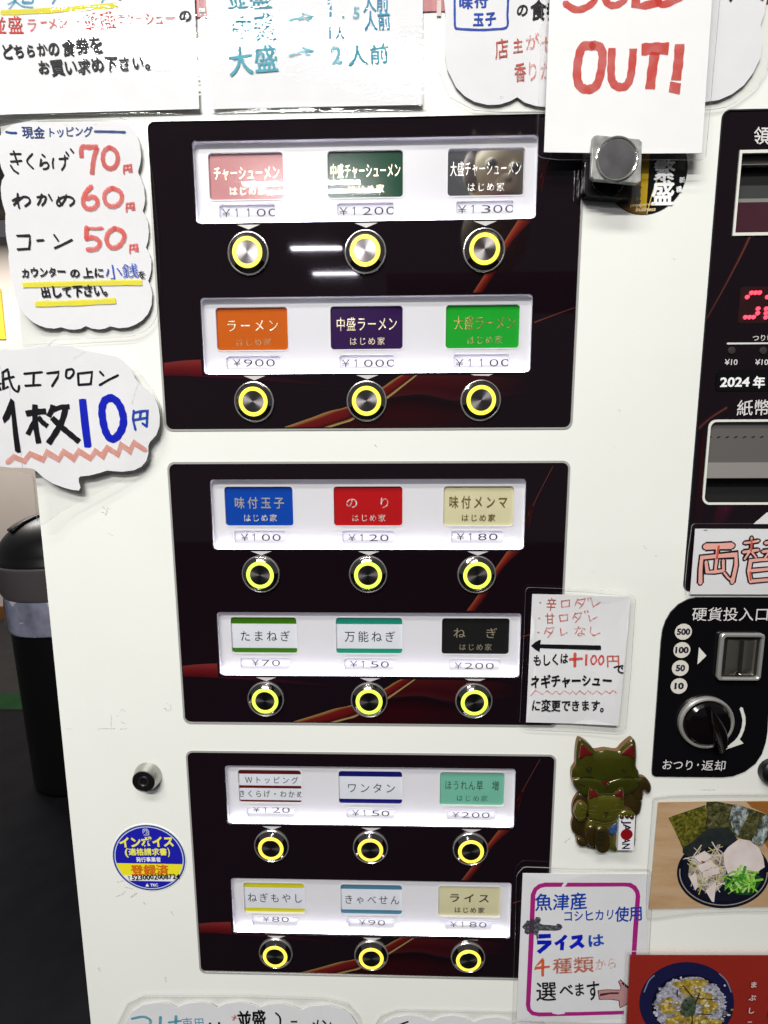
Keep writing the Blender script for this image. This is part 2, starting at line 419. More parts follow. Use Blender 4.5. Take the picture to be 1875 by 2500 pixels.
o = box('wall_cabinet', x0, x1, z1, z0, -2.86, -2.9995, mat('grey_cabinet', (0.20, 0.18, 0.17), 0.6, noise=0.1, nscale=5), None, 0.01); tag(o, 'grey box on the wall behind the topping price list', 'cabinet')

# trash bin
BIN = empty('trash_bin', (-1.068, 1.37, 0)); tag(BIN, 'black domed trash bin with grey rim band and plastic liner', 'trash bin')
M_BIN = mat('black_plastic', (0.004, 0.004, 0.0045), 0.38, bump=0.15, bscale=300)
M_BINBAND = mat('grey_plastic', (0.115, 0.10, 0.105), 0.45)
def turn(name, prof, mt, parent, n=48, sy=1.0, wob=None, smooth=True):
    V = []; F = []
    for k, (r, z) in enumerate(prof):
        for i in range(n):
            a = 2 * math.pi * i / n; rr = r * (1 + (wob(a, z) if wob else 0)); V.append((BIN.location.x + rr * math.cos(a), BIN.location.y + rr * sy * math.sin(a), z))
    for k in range(len(prof) - 1):
        for i in range(n):
            j = (i + 1) % n; F.append([k * n + i, k * n + j, (k + 1) * n + j, (k + 1) * n + i])
    return mesh(name, V, F, mt, parent, smooth)
turn('body', [(0.0, 0.004), (0.175, 0.004), (0.178, 0.02), (0.200, 0.76)], M_BIN, BIN)
turn('rim_band', [(0.203, 0.742), (0.212, 0.757), (0.221, 0.848), (0.225, 0.856), (0.225, 0.863), (0.218, 0.863)], M_BINBAND, BIN)
turn('lid', [(0.2195, 0.860), (0.2215, 0.872), (0.2125, 0.881)] + [(0.212 * math.cos(t), 0.881 + 0.150 * math.sin(t)) for t in [i * math.pi / 2 / 14 for i in range(1, 15)]], M_BIN, BIN)
# swing flap of the lid: a raised curved shell on its left front
V = []; F = []; nu, nv = 14, 10
for i in range(nu + 1):
    for j in range(nv + 1):
        a = math.radians(150 + 90 * i / nu); t = math.radians(38 + 42 * j / nv)
        V.append((BIN.location.x + 0.222 * math.cos(t) * math.cos(a), BIN.location.y + 0.222 * math.cos(t) * math.sin(a), 0.881 + 0.157 * math.sin(t)))
for i in range(nu):
    for j in range(nv):
        a = i * (nv + 1) + j; F.append([a, a + nv + 1, a + nv + 2, a + 1])
o = mesh('flap', V, F, M_BIN, BIN, True); s = o.modifiers.new('thick', 'SOLIDIFY'); s.thickness = 0.006
def crump(a, z): return 0.012 * math.sin(9 * a + 30 * z) + 0.008 * math.sin(17 * a - 50 * z)
o = turn('liner_bag', [(0.204, 0.752), (0.206, 0.73), (0.208, 0.70), (0.206, 0.67), (0.209, 0.64), (0.207, 0.622), (0.201, 0.619)],
     film_mat('bag_plastic', 0.80, 0.30, bump=1.0, bscale=16, fac=1.6, tint=(0.95, 0.96, 1.05)), BIN, 96, 1.0, crump)
turn('liner_fold', [(0.2035, 0.752), (0.2035, 0.622)], mat('liner_plastic', (0.58, 0.58, 0.66), 0.4, noise=0.45, nscale=18, bump=1.0, bscale=25), BIN, 48)

# ------------------------------------------------------------------ the machine
MC = empty('ticket_machine', (0.22, 0.2, 0)); tag(MC, 'white meal ticket machine with black button panels and ring-lit buttons', 'ticket machine')
XL = -0.0712; XR = 0.56; ZT = 1.86; ZB = 0.10
PT = (0.0, 211.4, 423.4); PH = 190.8
holes = [rrect(*MM(0, t), *MM(272, t + PH), 0.0052) for t in PT]
bx0, bz0 = MM(352.6, 1.1); _, bz1 = un(1690, 1444)
holes.append(rrect(bx0, bz1, 0.525, bz0, 0.005))
slab('front_door', [(XL, ZB), (XR, ZB), (XR, ZT), (XL, ZT)], 0.0, 0.012, M_ENAMEL, MC, holes)
# side strip of the door, folded slightly back
V = [(XL, -0.0, ZB), (XL - 0.0225, 0.0022, ZB), (XL - 0.0232, 0.0045, ZB), (XL - 0.0232, 0.03, ZB)]
V = V + [(a, b, ZT) for a, b, _ in V]
mesh('door_edge', V, [[i, i + 4, i + 5, i + 1] for i in range(3)], M_ENAMEL, MC)
box('cabinet', XL - 0.021, XR, 0.02, ZT - 0.003, -0.38, -0.0301, M_ENAMEL, MC, 0.004)
box('header_strip', XL + 0.001, XR - 0.001, un(500, 44)[1], ZT - 0.02, 0.0006, -0.0, mat('red_header', (0.32, 0.015, 0.025), 0.35), MC)
box('header_letter', un(486, 0)[0], un(500, 0)[0], un(490, 33)[1], un(490, 23)[1], 0.0008, 0.0004, M_WHITEPRINT, MC)
box('header_letter', un(1066, 0)[0], un(1077, 0)[0], un(1066, 42)[1], un(1066, 4)[1], 0.0008, 0.0004, mat('pale_print', (0.62, 0.5, 0.47), 0.5), MC)
M_RIM = mat('panel_rim', (0.50, 0.50, 0.47), 0.3, 0.4)
box('inner_backing', -0.004, 0.53, MM(0, 640)[1], MM(0, -6)[1], -0.0135, -0.0185, M_BIN, MC)

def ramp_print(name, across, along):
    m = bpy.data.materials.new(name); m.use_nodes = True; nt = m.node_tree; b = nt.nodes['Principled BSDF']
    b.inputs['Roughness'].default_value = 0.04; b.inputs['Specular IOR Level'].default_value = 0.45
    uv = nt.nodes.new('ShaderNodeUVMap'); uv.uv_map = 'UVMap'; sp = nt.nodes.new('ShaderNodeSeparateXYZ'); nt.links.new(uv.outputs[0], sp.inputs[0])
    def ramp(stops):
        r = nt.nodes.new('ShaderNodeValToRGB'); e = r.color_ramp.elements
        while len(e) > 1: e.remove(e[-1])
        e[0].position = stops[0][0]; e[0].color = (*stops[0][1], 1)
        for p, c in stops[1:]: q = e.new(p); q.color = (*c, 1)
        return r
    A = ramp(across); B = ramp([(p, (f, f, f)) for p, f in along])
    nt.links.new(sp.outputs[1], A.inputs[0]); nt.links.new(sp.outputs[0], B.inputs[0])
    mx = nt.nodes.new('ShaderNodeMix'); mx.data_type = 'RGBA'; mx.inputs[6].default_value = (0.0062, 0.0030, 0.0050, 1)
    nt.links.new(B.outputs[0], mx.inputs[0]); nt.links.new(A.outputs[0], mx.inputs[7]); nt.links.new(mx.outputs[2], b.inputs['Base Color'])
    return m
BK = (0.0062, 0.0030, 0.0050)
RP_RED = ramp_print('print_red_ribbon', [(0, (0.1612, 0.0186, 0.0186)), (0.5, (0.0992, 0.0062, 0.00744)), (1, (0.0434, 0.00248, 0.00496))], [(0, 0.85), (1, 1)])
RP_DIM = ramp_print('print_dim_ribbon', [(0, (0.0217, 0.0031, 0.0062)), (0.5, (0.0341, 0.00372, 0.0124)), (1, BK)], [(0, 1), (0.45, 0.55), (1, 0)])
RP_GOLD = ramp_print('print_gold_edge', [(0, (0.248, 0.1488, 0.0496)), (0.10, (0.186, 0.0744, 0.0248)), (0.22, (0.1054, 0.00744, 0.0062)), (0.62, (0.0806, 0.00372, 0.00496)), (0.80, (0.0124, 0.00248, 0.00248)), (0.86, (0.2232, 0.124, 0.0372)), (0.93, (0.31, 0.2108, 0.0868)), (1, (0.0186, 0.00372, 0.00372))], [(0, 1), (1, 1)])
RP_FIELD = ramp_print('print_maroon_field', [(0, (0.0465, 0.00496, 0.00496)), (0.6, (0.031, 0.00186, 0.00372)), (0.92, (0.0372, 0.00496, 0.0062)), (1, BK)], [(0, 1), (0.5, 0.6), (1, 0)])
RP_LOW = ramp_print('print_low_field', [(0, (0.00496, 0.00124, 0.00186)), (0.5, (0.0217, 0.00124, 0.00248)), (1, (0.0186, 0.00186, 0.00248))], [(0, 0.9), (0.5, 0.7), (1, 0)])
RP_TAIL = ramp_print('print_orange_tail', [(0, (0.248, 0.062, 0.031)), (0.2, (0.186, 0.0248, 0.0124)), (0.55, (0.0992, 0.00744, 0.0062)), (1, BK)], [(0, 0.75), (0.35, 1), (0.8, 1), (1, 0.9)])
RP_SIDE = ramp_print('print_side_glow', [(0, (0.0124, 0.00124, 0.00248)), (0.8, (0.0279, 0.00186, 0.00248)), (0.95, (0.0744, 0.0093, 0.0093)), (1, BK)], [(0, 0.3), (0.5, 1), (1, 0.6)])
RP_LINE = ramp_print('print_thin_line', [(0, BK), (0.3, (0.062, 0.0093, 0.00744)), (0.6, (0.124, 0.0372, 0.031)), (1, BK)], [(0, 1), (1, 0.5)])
def resample(P, n):
    P = smooth_line(P, 8); L = [0]
    for a, b in zip(P, P[1:]): L.append(L[-1] + math.hypot(b[0] - a[0], b[1] - a[1]))
    out = []
    for k in range(n):
        t = L[-1] * k / (n - 1); i = 0
        while i < len(L) - 2 and L[i + 1] < t: i += 1
        f = (t - L[i]) / ((L[i + 1] - L[i]) or 1); out.append((P[i][0] + (P[i + 1][0] - P[i][0]) * f, P[i][1] + (P[i + 1][1] - P[i][1]) * f))
    return out
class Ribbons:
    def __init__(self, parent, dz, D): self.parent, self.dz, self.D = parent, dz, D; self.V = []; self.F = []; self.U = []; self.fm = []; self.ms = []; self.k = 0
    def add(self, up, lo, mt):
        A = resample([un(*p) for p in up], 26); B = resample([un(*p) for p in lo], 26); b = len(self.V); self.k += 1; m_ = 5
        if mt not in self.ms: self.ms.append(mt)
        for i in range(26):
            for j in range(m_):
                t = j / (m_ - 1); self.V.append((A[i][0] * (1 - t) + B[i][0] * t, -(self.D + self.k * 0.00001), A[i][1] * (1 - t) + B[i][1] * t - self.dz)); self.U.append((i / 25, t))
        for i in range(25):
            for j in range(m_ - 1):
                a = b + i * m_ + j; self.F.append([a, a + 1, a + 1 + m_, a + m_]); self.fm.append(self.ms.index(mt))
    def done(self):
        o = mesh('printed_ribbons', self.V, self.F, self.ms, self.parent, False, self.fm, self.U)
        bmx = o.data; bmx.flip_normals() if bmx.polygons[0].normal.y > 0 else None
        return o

WR = [  # window: top, bottom (mm below the panel-1 top), card row top/bottom, price slot top/bottom
    (12.1, 60.4, 17.4, 44.9, 47.5, 56.2), (105.3, 153.7, 110.5, 137.8, 141.3, 150.6),
    (223.5, 272.0, 228.7, 256.0, 259.5, 268.6), (317.3, 364.7, 322.4, 349.4, 353.0, 361.8),
    (435.4, 483.5, 441.4, 468.6, 472.2, 480.6), (529.2, 578.0, 536.8, 563.6, 566.6, 574.9)]
CX = [(36.8, 84.3), (112.6, 160.1), (188.3, 236.2)]
BZ = [79.2, 171.9, 289.5, 382.4, 500.6, 594.2]
BX = [61.4, 136.3, 211.3]
CARD = {
 'pink': (0.56, 0.25, 0.255), 'darkgreen': (0.006, 0.055, 0.025), 'midnight': (0.03, 0.032, 0.055), 'orange': (0.54, 0.105, 0.008), 'purple': (0.028, 0.008, 0.065),
 'green': (0.012, 0.33, 0.025), 'blue': (0.002, 0.052, 0.36), 'red': (0.42, 0.006, 0.008), 'cream': (0.62, 0.58, 0.36), 'white': (0.70, 0.72, 0.78), 'blackcard': (0.012, 0.012, 0.012),
 'mint': (0.16, 0.45, 0.33), 's_green': (0.045, 0.17, 0.008), 's_teal': (0.015, 0.27, 0.18), 's_maroon': (0.11, 0.008, 0.008), 's_navy': (0.008, 0.008, 0.15), 's_yellow': (0.60, 0.56, 0.02), 's_steel': (0.07, 0.20, 0.30)}
def cmat(k):
    if k == 'midnight': return mat('card_midnight', (0.62, 0.63, 0.66), 0.03, 0.95)
    return mat('card_' + k, CARD[k], 0.14 if k not in ('white',) else 0.5, spec=0.3, noise=0.05, nscale=30)
GOLD = mat('gold_foil', (0.86, 0.74, 0.52), 0.28, 0.75, bump=0.5, bscale=900)
GOLD2 = mat('worn_gold_foil', (0.52, 0.36, 0.12), 0.28, 0.85, bump=0.8, bscale=700)
SILV = mat('silver_foil', (0.80, 0.78, 0.74), 0.30, 0.75, bump=0.6, bscale=900)
WORN = ink('worn_foil', (0.55, 0.42, 0.22), 0.95, 0.3, 0.85, 420)
WORNS = ink('worn_silver_foil', (0.72, 0.68, 0.64), 1.0, 0.3, 0.75, 500)
DARKGR = mat('dark_green_print', (0.01, 0.035, 0.025), 0.5)
MENU = [
 [('pink', 'チャーシューメン', GOLD, 1, 'はじめ家', GOLD, '¥1100'), ('darkgreen', '中盛チャーシューメン', GOLD, 1, 'はじめ家', GOLD, '¥1200'), ('midnight', '大盛チャーシューメン', SILV, 1, 'はじめ家', SILV, '¥1300')],
 [('orange', 'ラーメン', GOLD, 0, 'はじめ家', WORN, '¥900'), ('purple', '中盛ラーメン', GOLD, 1, 'はじめ家', GOLD, '¥1000'), ('green', '大盛ラーメン', GOLD2, 0, 'はじめ家', WORN, '¥1100')],
 [('blue', '味付玉子', SILV, 0, 'はじめ家', WORNS, '¥100'), ('red', 'の　り', WORNS, 0, 'はじめ家', WORNS, '¥120'), ('cream', '味付メンマ', GOLD2, 0, 'はじめ家', GOLD2, '¥180')],
 [('s_green', 'たまねぎ', None, 2, '', None, '¥70'), ('s_teal', '万能ねぎ', None, 2, '', None, '¥150'), ('blackcard', 'ね　ぎ', GOLD, 0, 'はじめ家', GOLD, '¥200')],
 [('s_maroon', 'Ｗトッピング', None, 3, 'きくらげ・わかめ', None, '¥120'), ('s_navy', 'ワンタン', None, 2, '', None, '¥150'), ('mint', 'ほうれん草 増', DARKGR, 0, 'はじめ家', ink('worn_green_print', (0.02, 0.07, 0.05), 0.95, 0.5, 0.6, 500), '¥200')],
 [('s_yellow', 'ねぎもやし', None, 2, '', None, '¥80'), ('s_steel', 'きゃべせん', None, 2, '', None, '¥90'), ('cream', 'ライス', mat('brown_print', (0.03, 0.025, 0.012), 0.5), 0, 'はじめ家', mat('brown_print', (0.03, 0.025, 0.012), 0.5), '¥180')]]
CLAB = {'pink': 'pink menu card with gold lettering', 'darkgreen': 'dark green menu card with gold lettering', 'midnight': 'dark mirror-like menu card with silver lettering', 'orange': 'orange menu card', 'purple': 'purple menu card', 'green': 'bright green menu card',
        'blue': 'blue menu card', 'red': 'red menu card', 'cream': 'cream menu card', 's_green': 'white menu card with dark green bands', 's_teal': 'white menu card with teal bands', 'blackcard': 'black menu card', 's_maroon': 'white menu card with maroon bands', 's_navy': 'white menu card with navy bands', 'mint': 'mint green menu card', 's_yellow': 'white menu card with yellow bands', 's_steel': 'white menu card with steel blue bands'}
LEDC = [((1.0, 0.86, 0.02), 'yellow'), ((0.68, 1.0, 0.04), 'lime'), ((1.0, 0.72, 0.03), 'amber')]

for p, t in enumerate(PT):
    dz = t / 1000.0
    ho = rrect(*MM(0, t), *MM(272, t + PH), 0.0052); hi = rrect(*MM(1.3, t + 1.5), *MM(270.7, t + PH - 1.2), 0.0042)
    win = [rrect(*MM(28.3, WR[2 * p + k][0]), *MM(243.3, WR[2 * p + k][1]), 0.0026) for k in (0, 1)]
    plate = slab('button_panel', [(a * 1.0, b) for a, b in hi], -0.0002, 0.0012, M_BLACK, MC, win)
    slab('panel_rim', ho, 0.0004, 0.003, M_RIM, plate, [hi])
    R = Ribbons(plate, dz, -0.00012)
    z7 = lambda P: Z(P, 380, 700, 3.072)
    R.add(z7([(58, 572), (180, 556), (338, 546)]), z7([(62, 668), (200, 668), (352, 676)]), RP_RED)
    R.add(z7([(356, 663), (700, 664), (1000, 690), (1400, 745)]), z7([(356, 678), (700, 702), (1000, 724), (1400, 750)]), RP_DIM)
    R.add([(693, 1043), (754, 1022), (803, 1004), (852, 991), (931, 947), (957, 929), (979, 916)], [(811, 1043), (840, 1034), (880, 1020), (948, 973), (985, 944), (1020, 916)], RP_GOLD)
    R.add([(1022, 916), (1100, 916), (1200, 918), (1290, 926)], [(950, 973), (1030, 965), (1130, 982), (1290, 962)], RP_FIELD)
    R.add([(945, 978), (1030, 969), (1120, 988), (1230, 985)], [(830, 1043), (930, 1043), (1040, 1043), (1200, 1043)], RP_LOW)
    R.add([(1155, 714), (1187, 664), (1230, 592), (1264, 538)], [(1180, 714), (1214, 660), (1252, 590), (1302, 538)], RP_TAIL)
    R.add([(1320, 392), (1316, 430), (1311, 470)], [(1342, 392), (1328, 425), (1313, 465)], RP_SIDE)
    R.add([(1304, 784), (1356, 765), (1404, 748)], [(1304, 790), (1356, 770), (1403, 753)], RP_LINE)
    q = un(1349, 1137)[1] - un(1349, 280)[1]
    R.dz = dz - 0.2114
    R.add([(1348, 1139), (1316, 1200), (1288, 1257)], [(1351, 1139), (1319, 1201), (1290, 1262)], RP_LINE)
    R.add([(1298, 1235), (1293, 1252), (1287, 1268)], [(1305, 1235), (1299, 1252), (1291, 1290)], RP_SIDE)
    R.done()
    for k in (0, 1):
        r = 2 * p + k; wt, wb, ct, cb, st, sb = WR[r]
        wx0, wx1 = 0.0283, 0.2433; wz0, wz1 = MM(0, wb)[1], MM(0, wt)[1]
        cards = [rrect(*MM(a, ct), *MM(b, cb), 0.0022) for a, b in CX]
        slots = [rrect(*MM(a + 5.6, st), *MM(a + 41.6, sb), 0.0018) for a, b in CX]
        wp = slab('light_window', [(wx0 - 0.002, wz0 - 0.002), (wx1 + 0.002, wz0 - 0.002), (wx1 + 0.002, wz1 + 0.002), (wx0 - 0.002, wz1 + 0.002)], -0.0040, 0.0010, M_WINDOWWHITE, MC, cards + slots)
        # recess walls between glass and light box
        o_ = rrect(wx0, wz0, wx1, wz1, 0.0026); n = len(o_)
        mesh('window_lip', [(x, 0.0003, z) for x, z in o_] + [(x, 0.0041, z) for x, z in o_], [[i, i + n, (i + 1) % n + n, (i + 1) % n] for i in range(n)], M_LIP, wp)
        box('led_strip', wx0 + 0.003, wx1 - 0.003, wz0 + 0.00005, wz0 + 0.0007, -0.0014, -0.0036, mat('led_strip', (0.9, 0.9, 0.9), 0.4, emit=(0.88, 0.84, 1.0), es=24.0), wp)
        for cx0, cx1 in CX:                      # raised rims round every card and price slot
            for rr in ((cx0, ct, cx1, cb, 0.0022), (cx0 + 5.6, st, cx0 + 41.6, sb, 0.0018)):
                slab('slot_rim', rrect(*MM(rr[0] - 0.7, rr[1] - 0.7), *MM(rr[2] + 0.7, rr[3] + 0.7), rr[4] + 0.0006), -0.0037, 0.0004, M_WINDOWWHITE, wp, [rrect(*MM(rr[0], rr[1]), *MM(rr[2], rr[3]), rr[4])])
        box('window_pane', wx0 - 0.0004, wx1 + 0.0004, wz0 - 0.0004, wz1 + 0.0004, -0.00165, -0.0023, M_GLASS, wp) if False else \
            slab('window_pane', rrect(wx0, wz0, wx1, wz1, 0.0026), -0.0004, 0.0004, M_GLASS, wp, back=False)
        for c in range(3):
            key, ttl, tm, kind, sub, sm, price = MENU[r][c]; a, b = CX[c]; cw = (b - a)
            plain = kind in (2, 3)
            card = slab('menu_card', [MM(a - 0.8, ct - 0.8)[0:2], MM(b + 0.8, ct - 0.8), MM(b + 0.8, cb + 0.8), MM(a - 0.8, cb + 0.8)][::-1], -0.0051, 0.0006, cmat('white' if plain else key), MC)
            card['label'] = CLAB[key] + (' above the bottom right button' if (key == 'cream' and r == 5) else '')
            I = Ink(card, -0.0051, None, 0.00008)
            if plain:
                h = cb - ct; sm_ = cmat(key)
                def band(u0, u1): I.poly([MM(a - 0.7, ct + h * u0), MM(b + 0.7, ct + h * u0), MM(b + 0.7, ct + h * u1), MM(a - 0.7, ct + h * u1)], sm_, px=False)
                if kind == 2:
                    band(-0.02, 0.19); band(0.87, 1.03)
                    n_ = len(ttl); I.text(ttl, MM(a + (5 if n_ == 4 else 1.5), ct + h * 0.66), MM(b - (4 if n_ == 4 else 1), ct + h * 0.66), 0.0078, M_PRINTBLK, 0.0, px=False, fit=0.84)
                else:
                    band(-0.02, 0.15); band(0.50, 0.58); band(0.94, 1.03)
                    I.text(ttl, MM(a + 4, ct + h * 0.42), MM(b - 1.5, ct + h * 0.42), 0.0056, M_PRINTBLK, 0.0, px=False, fit=0.82)
                    I.text(sub, MM(a - 1.2, ct + h * 0.84), MM(b + 1.6, ct + h * 0.84), 0.0056, M_PRINTBLK, 0.0, px=False, fit=0.82)
            else:
                n_ = len(ttl); off = {0: 0, 1: 0}[min(kind, 1)]
                wd_ = {3: 34, 4: 37, 5: 42, 6: 41, 7: 41, 8: 43, 10: 45}[n_]
                mid = (a + b) / 2 + (1.5 if key == 'green' else 0)
                hh = {3: 7.4, 4: 7.6, 5: 8.2, 6: 8.3, 7: 7.4, 8: 7.8, 10: 8.0}[n_] / 1000
                bold = 0.020 if key in ('cream', 'blue') else 0.0
                I.text(ttl, MM(mid - wd_ / 2, ct + 14.6), MM(mid + wd_ / 2, ct + 14.6), hh, tm, bold, px=False, fit=0.94 if n_ > 5 else 0.80)
                I.text(sub, MM(mid - 12, ct + 24.0), MM(mid + 12.5, ct + 24.0), 0.0048, sm, bold * 0.8, px=False, fit=0.86)
            I.done()
            tagp = slab('price_label', [MM(a + 4.6, st - 1.0), MM(a + 42.6, st - 1.0), MM(a + 42.6, sb + 1.2), MM(a + 4.6, sb + 1.2)][::-1], -0.0054, 0.0003, M_PRICE, MC)
            J = Ink(tagp, -0.0054, None, 0.0001)
            n_ = len(price); x0_ = {5: a + 5.8, 4: a + 8.5, 3: a + 12.5}[n_]; adv = 7.55
            bz = [(56.1, 56.3, 55.9), (148.1, 148.9, 149.2), (266.9, 267.1, 266.4), (359.8, 360.4, 361.3), (477.8, 479.5, 479.8), (572.8, 574.2, 575.7)][r][c]
            bz = min(bz, sb - (1.7, 1.3, 1.0, 0.8, 0.6, 0.6)[r])
            for i_, ch in enumerate(price):
                V_, F_ = glyphs(ch, -0.010, 3); mn = min(q_[0] for q_ in V_); mx_ = max(q_[0] for q_ in V_); wch = {'1': 1.5, '¥': 5.2}.get(ch, 5.9)
                cxm = x0_ + adv * (i_ + 0.5) - (1.0 if ch == '1' else 0)
                if ch == '1': J.add(M_PRINTBLK, [MM(cxm + q_[0], bz - q_[1]) for q_ in ((0.2, 0), (0.75, 0), (0.75, 4.9), (0.3, 4.9), (-0.9, 3.9), (-0.7, 3.5), (0.2, 4.2))], [[0, 1, 2, 3, 4, 5, 6]]); continue
                J.add(M_PRINTBLK, [MM(cxm + ((gx - mn) / (mx_ - mn) - 0.5) * wch, bz - gy / 0.73 * 4.9) for gx, gy in V_], F_)
            J.done()
            tx = BX[c] + 0.6
            arrows = Ink(plate, -0.0002, None, 0.0001, 'arrow_mark'); arrows.poly([MM(tx - 7.3, wb + 1.3), MM(tx, wb + 4.1), MM(tx + 7.3, wb + 1.3)], mat('arrow_print', (0.55, 0.53, 0.54), 0.4), px=False); arrows.done()

# ring-lit push buttons: one of each colour, then copies
M_CAP = bpy.data.materials.new('turned_steel'); M_CAP.use_nodes = True; nt = M_CAP.node_tree; b = nt.nodes['Principled BSDF']
b.inputs['Base Color'].default_value = (0.27, 0.25, 0.25, 1); b.inputs['Metallic'].default_value = 1; b.inputs['Roughness'].default_value = 0.30; b.inputs['Anisotropic'].default_value = 0.85
tg = nt.nodes.new('ShaderNodeTangent'); tg.direction_type = 'RADIAL'; tg.axis = 'Y'; nt.links.new(tg.outputs[0], b.inputs['Tangent'])
GRP = 'ring-lit push buttons of the ticket machine'
M_BEZEL = mat('bezel_steel', (0.36, 0.34, 0.33), 0.10, 1.0, bump=0.06, bscale=300)
def make_button(ci):
    bz = lathe('push_button', [(0.0132, -0.0004), (0.0132, 0.0007), (0.0129, 0.0010), (0.0124, 0.0011), (0.0122, 0.0012), (0.0099, 0.0030), (0.0096, 0.0030), (0.0095, 0.0024)], M_BEZEL, MC, MM(BX[0], BZ[0]), 64)
    col, nm = LEDC[ci]
    rg = lathe('bezel_rim', [(0.0133, -0.0002), (0.0133, 0.0009), (0.0130, 0.0013), (0.0126, 0.0014), (0.0123, 0.0011)], M_CHROME, None, (0, 0), 64)
    lr = lathe('led_ring', [(0.0095, 0.0024), (0.0094, 0.0031), (0.0092, 0.0033), (0.0072, 0.0033), (0.0071, 0.0026)], mat('led_' + nm, (0.1, 0.1, 0.1), 0.4, emit=col, es=1.5), None, (0, 0), 64)
    cp = lathe('button_cap', [(0.00705, 0.0022), (0.00705, 0.0030), (0.0069, 0.0032), (0.0001, 0.0032)], M_CAP, None, (0, 0), 64)
    for o in (lr, cp, rg): o.parent = bz; o.location = (0, 0, 0)
    return bz
for p in range(3):
    proto = make_button(p); first = True
    for r in (2 * p, 2 * p + 1):
        for c in range(3):
            x, z = MM(BX[c], BZ[r]); loc = Vector((x, 0, z)) - MC.location
            if first: proto.location = loc; first = False; continue
            q = proto.copy(); COL.objects.link(q); q.parent = MC; q.location = loc
            for ch in list(proto.children):
                d = ch.copy(); COL.objects.link(d); d.parent = q; d.location = ch.location

# cam lock
lk = un(362, 1893); M_LOCK = mat('worn_nickel', (0.52, 0.52, 0.48), 0.32, 1.0, bump=0.3, bscale=200)
L_ = lathe('cam_lock', [(0.0105, 0.0), (0.0103, 0.0010), (0.0092, 0.0046), (0.0084, 0.0066), (0.0079, 0.0068), (0.0077, 0.0062)], M_LOCK, MC, lk)
for nm, pr, mt in (('lock_face', [(0.0078, 0.0060), (0.0077, 0.0066), (0.0042, 0.0066), (0.0040, 0.0064)], M_BIN), ('key_ring', [(0.0040, 0.0056), (0.0038, 0.0070), (0.0032, 0.0070), (0.0030, 0.0056)], M_LOCK), ('key_core', [(0.0030, 0.0054), (0.0026, 0.0062), (0.0001, 0.0062)], M_BIN)):
    o = lathe(nm, pr, mt, None, (0, 0)); o.parent = L_; o.location = (0, 0, 0)
lathe('side_lock', [(0.0095, 0), (0.009, 0.004), (0.0075, 0.006), (0.0001, 0.006)], M_BIN, MC, un(1882, 1880))

# ------------------------------------------------------------------ bill panel on the right
bhi = rrect(bx0 + 0.0008, bz1 + 0.0008, 0.5242, bz0 - 0.0008, 0.0045)
rw = [un(1808, 371), un(1875, 371)]; rz0 = un(1800, 371)[1]; rz1 = un(1795, 573)[1]; rx = un(1800, 470)[0]
receipt = [(rx, rz1), (0.492, rz1), (0.492, rz0), (rx, rz0)]
bill = [un(1720, 1110)[0]]; nzT = un(1735, 1028)[1]; nzB = un(1720, 1229)[1]; nx = un(1725, 1130)[0]
notein = rrect(nx, nzB, 0.496, nzT, 0.0042)
bp = slab('bill_panel', bhi, -0.0002, 0.0014, M_BLACK, MC, [receipt, notein])
slab('panel_rim', rrect(bx0, bz1, 0.525, bz0, 0.005), 0.0003, 0.003, mat('black_rim', (0.01, 0.009, 0.012), 0.4), bp, [bhi])
# receipt window
slab('receipt_frame', [(rx - 0.0008, rz1 - 0.0008), (0.4928, rz1 - 0.0008), (0.4928, rz0 + 0.0008), (rx - 0.0008, rz0 + 0.0008)], 0.0005, 0.0012, mat('frame_white', (0.70, 0.70, 0.64), 0.4), bp, [[(rx + 0.0006, rz1 + 0.001), (0.4914, rz1 + 0.001), (0.4914, rz0 - 0.001), (rx + 0.0006, rz0 - 0.001)]])
H = rz0 - rz1
def bar(name, f0, f1, D, mt, par=bp, x1=0.4925): return box(name, rx, x1, rz0 - H * f1, rz0 - H * f0, D, D - 0.003, mt, par)
bar('receipt_shelf', 0.0, 0.11, -0.004, mat('shelf_grey', (0.22, 0.21, 0.19), 0.4)); bar('receipt_slot', 0.11, 0.34, -0.009, mat('slot_black', (0.003, 0.003, 0.003), 0.7))
bar('receipt_guide', 0.34, 0.52, -0.006, mat('guide_grey', (0.045, 0.047, 0.046), 0.35)); bar('receipt_lip', 0.52, 0.575, -0.004, mat('lip_grey', (0.20, 0.20, 0.18), 0.4)); bar('receipt_plate', 0.575, 1.0, -0.003, mat('plum_plate', (0.050, 0.014, 0.022), 0.3, noise=0.1, nscale=60))
# bill slot
slab('note_slot_frame', rrect(nx - 0.0009, nzB - 0.0009, 0.4969, nzT + 0.0009, 0.005), 0.0004, 0.0012, mat('frame_white', (0.70, 0.70, 0.64), 0.4), bp, [rrect(nx + 0.0005, nzB + 0.0006, 0.4955, nzT - 0.0006, 0.0038)])
H = nzT - nzB
M_STEEL = mat('brushed_steel', (0.50, 0.47, 0.44), 0.36, 1.0, bump=0.3, bscale=500)
def nbar(name, f0, f1, D, mt): return box(name, nx + 0.0004, 0.4956, nzT - H * f1, nzT - H * f0, D, D - 0.003, mt, bp)
nb = nbar('note_cover', 0.0, 0.50, -0.002, mat('steel_grey', (0.19, 0.18, 0.17), 0.4, 0.5)); nbar('note_lip', 0.50, 0.69, -0.0012, mat('satin_steel', (0.50, 0.46, 0.44), 0.42, 0.6)); nbar('note_mouth', 0.69, 1.0, -0.008, mat('slot_black', (0.003, 0.003, 0.003), 0.7))
zv = nzT - H * 0.19
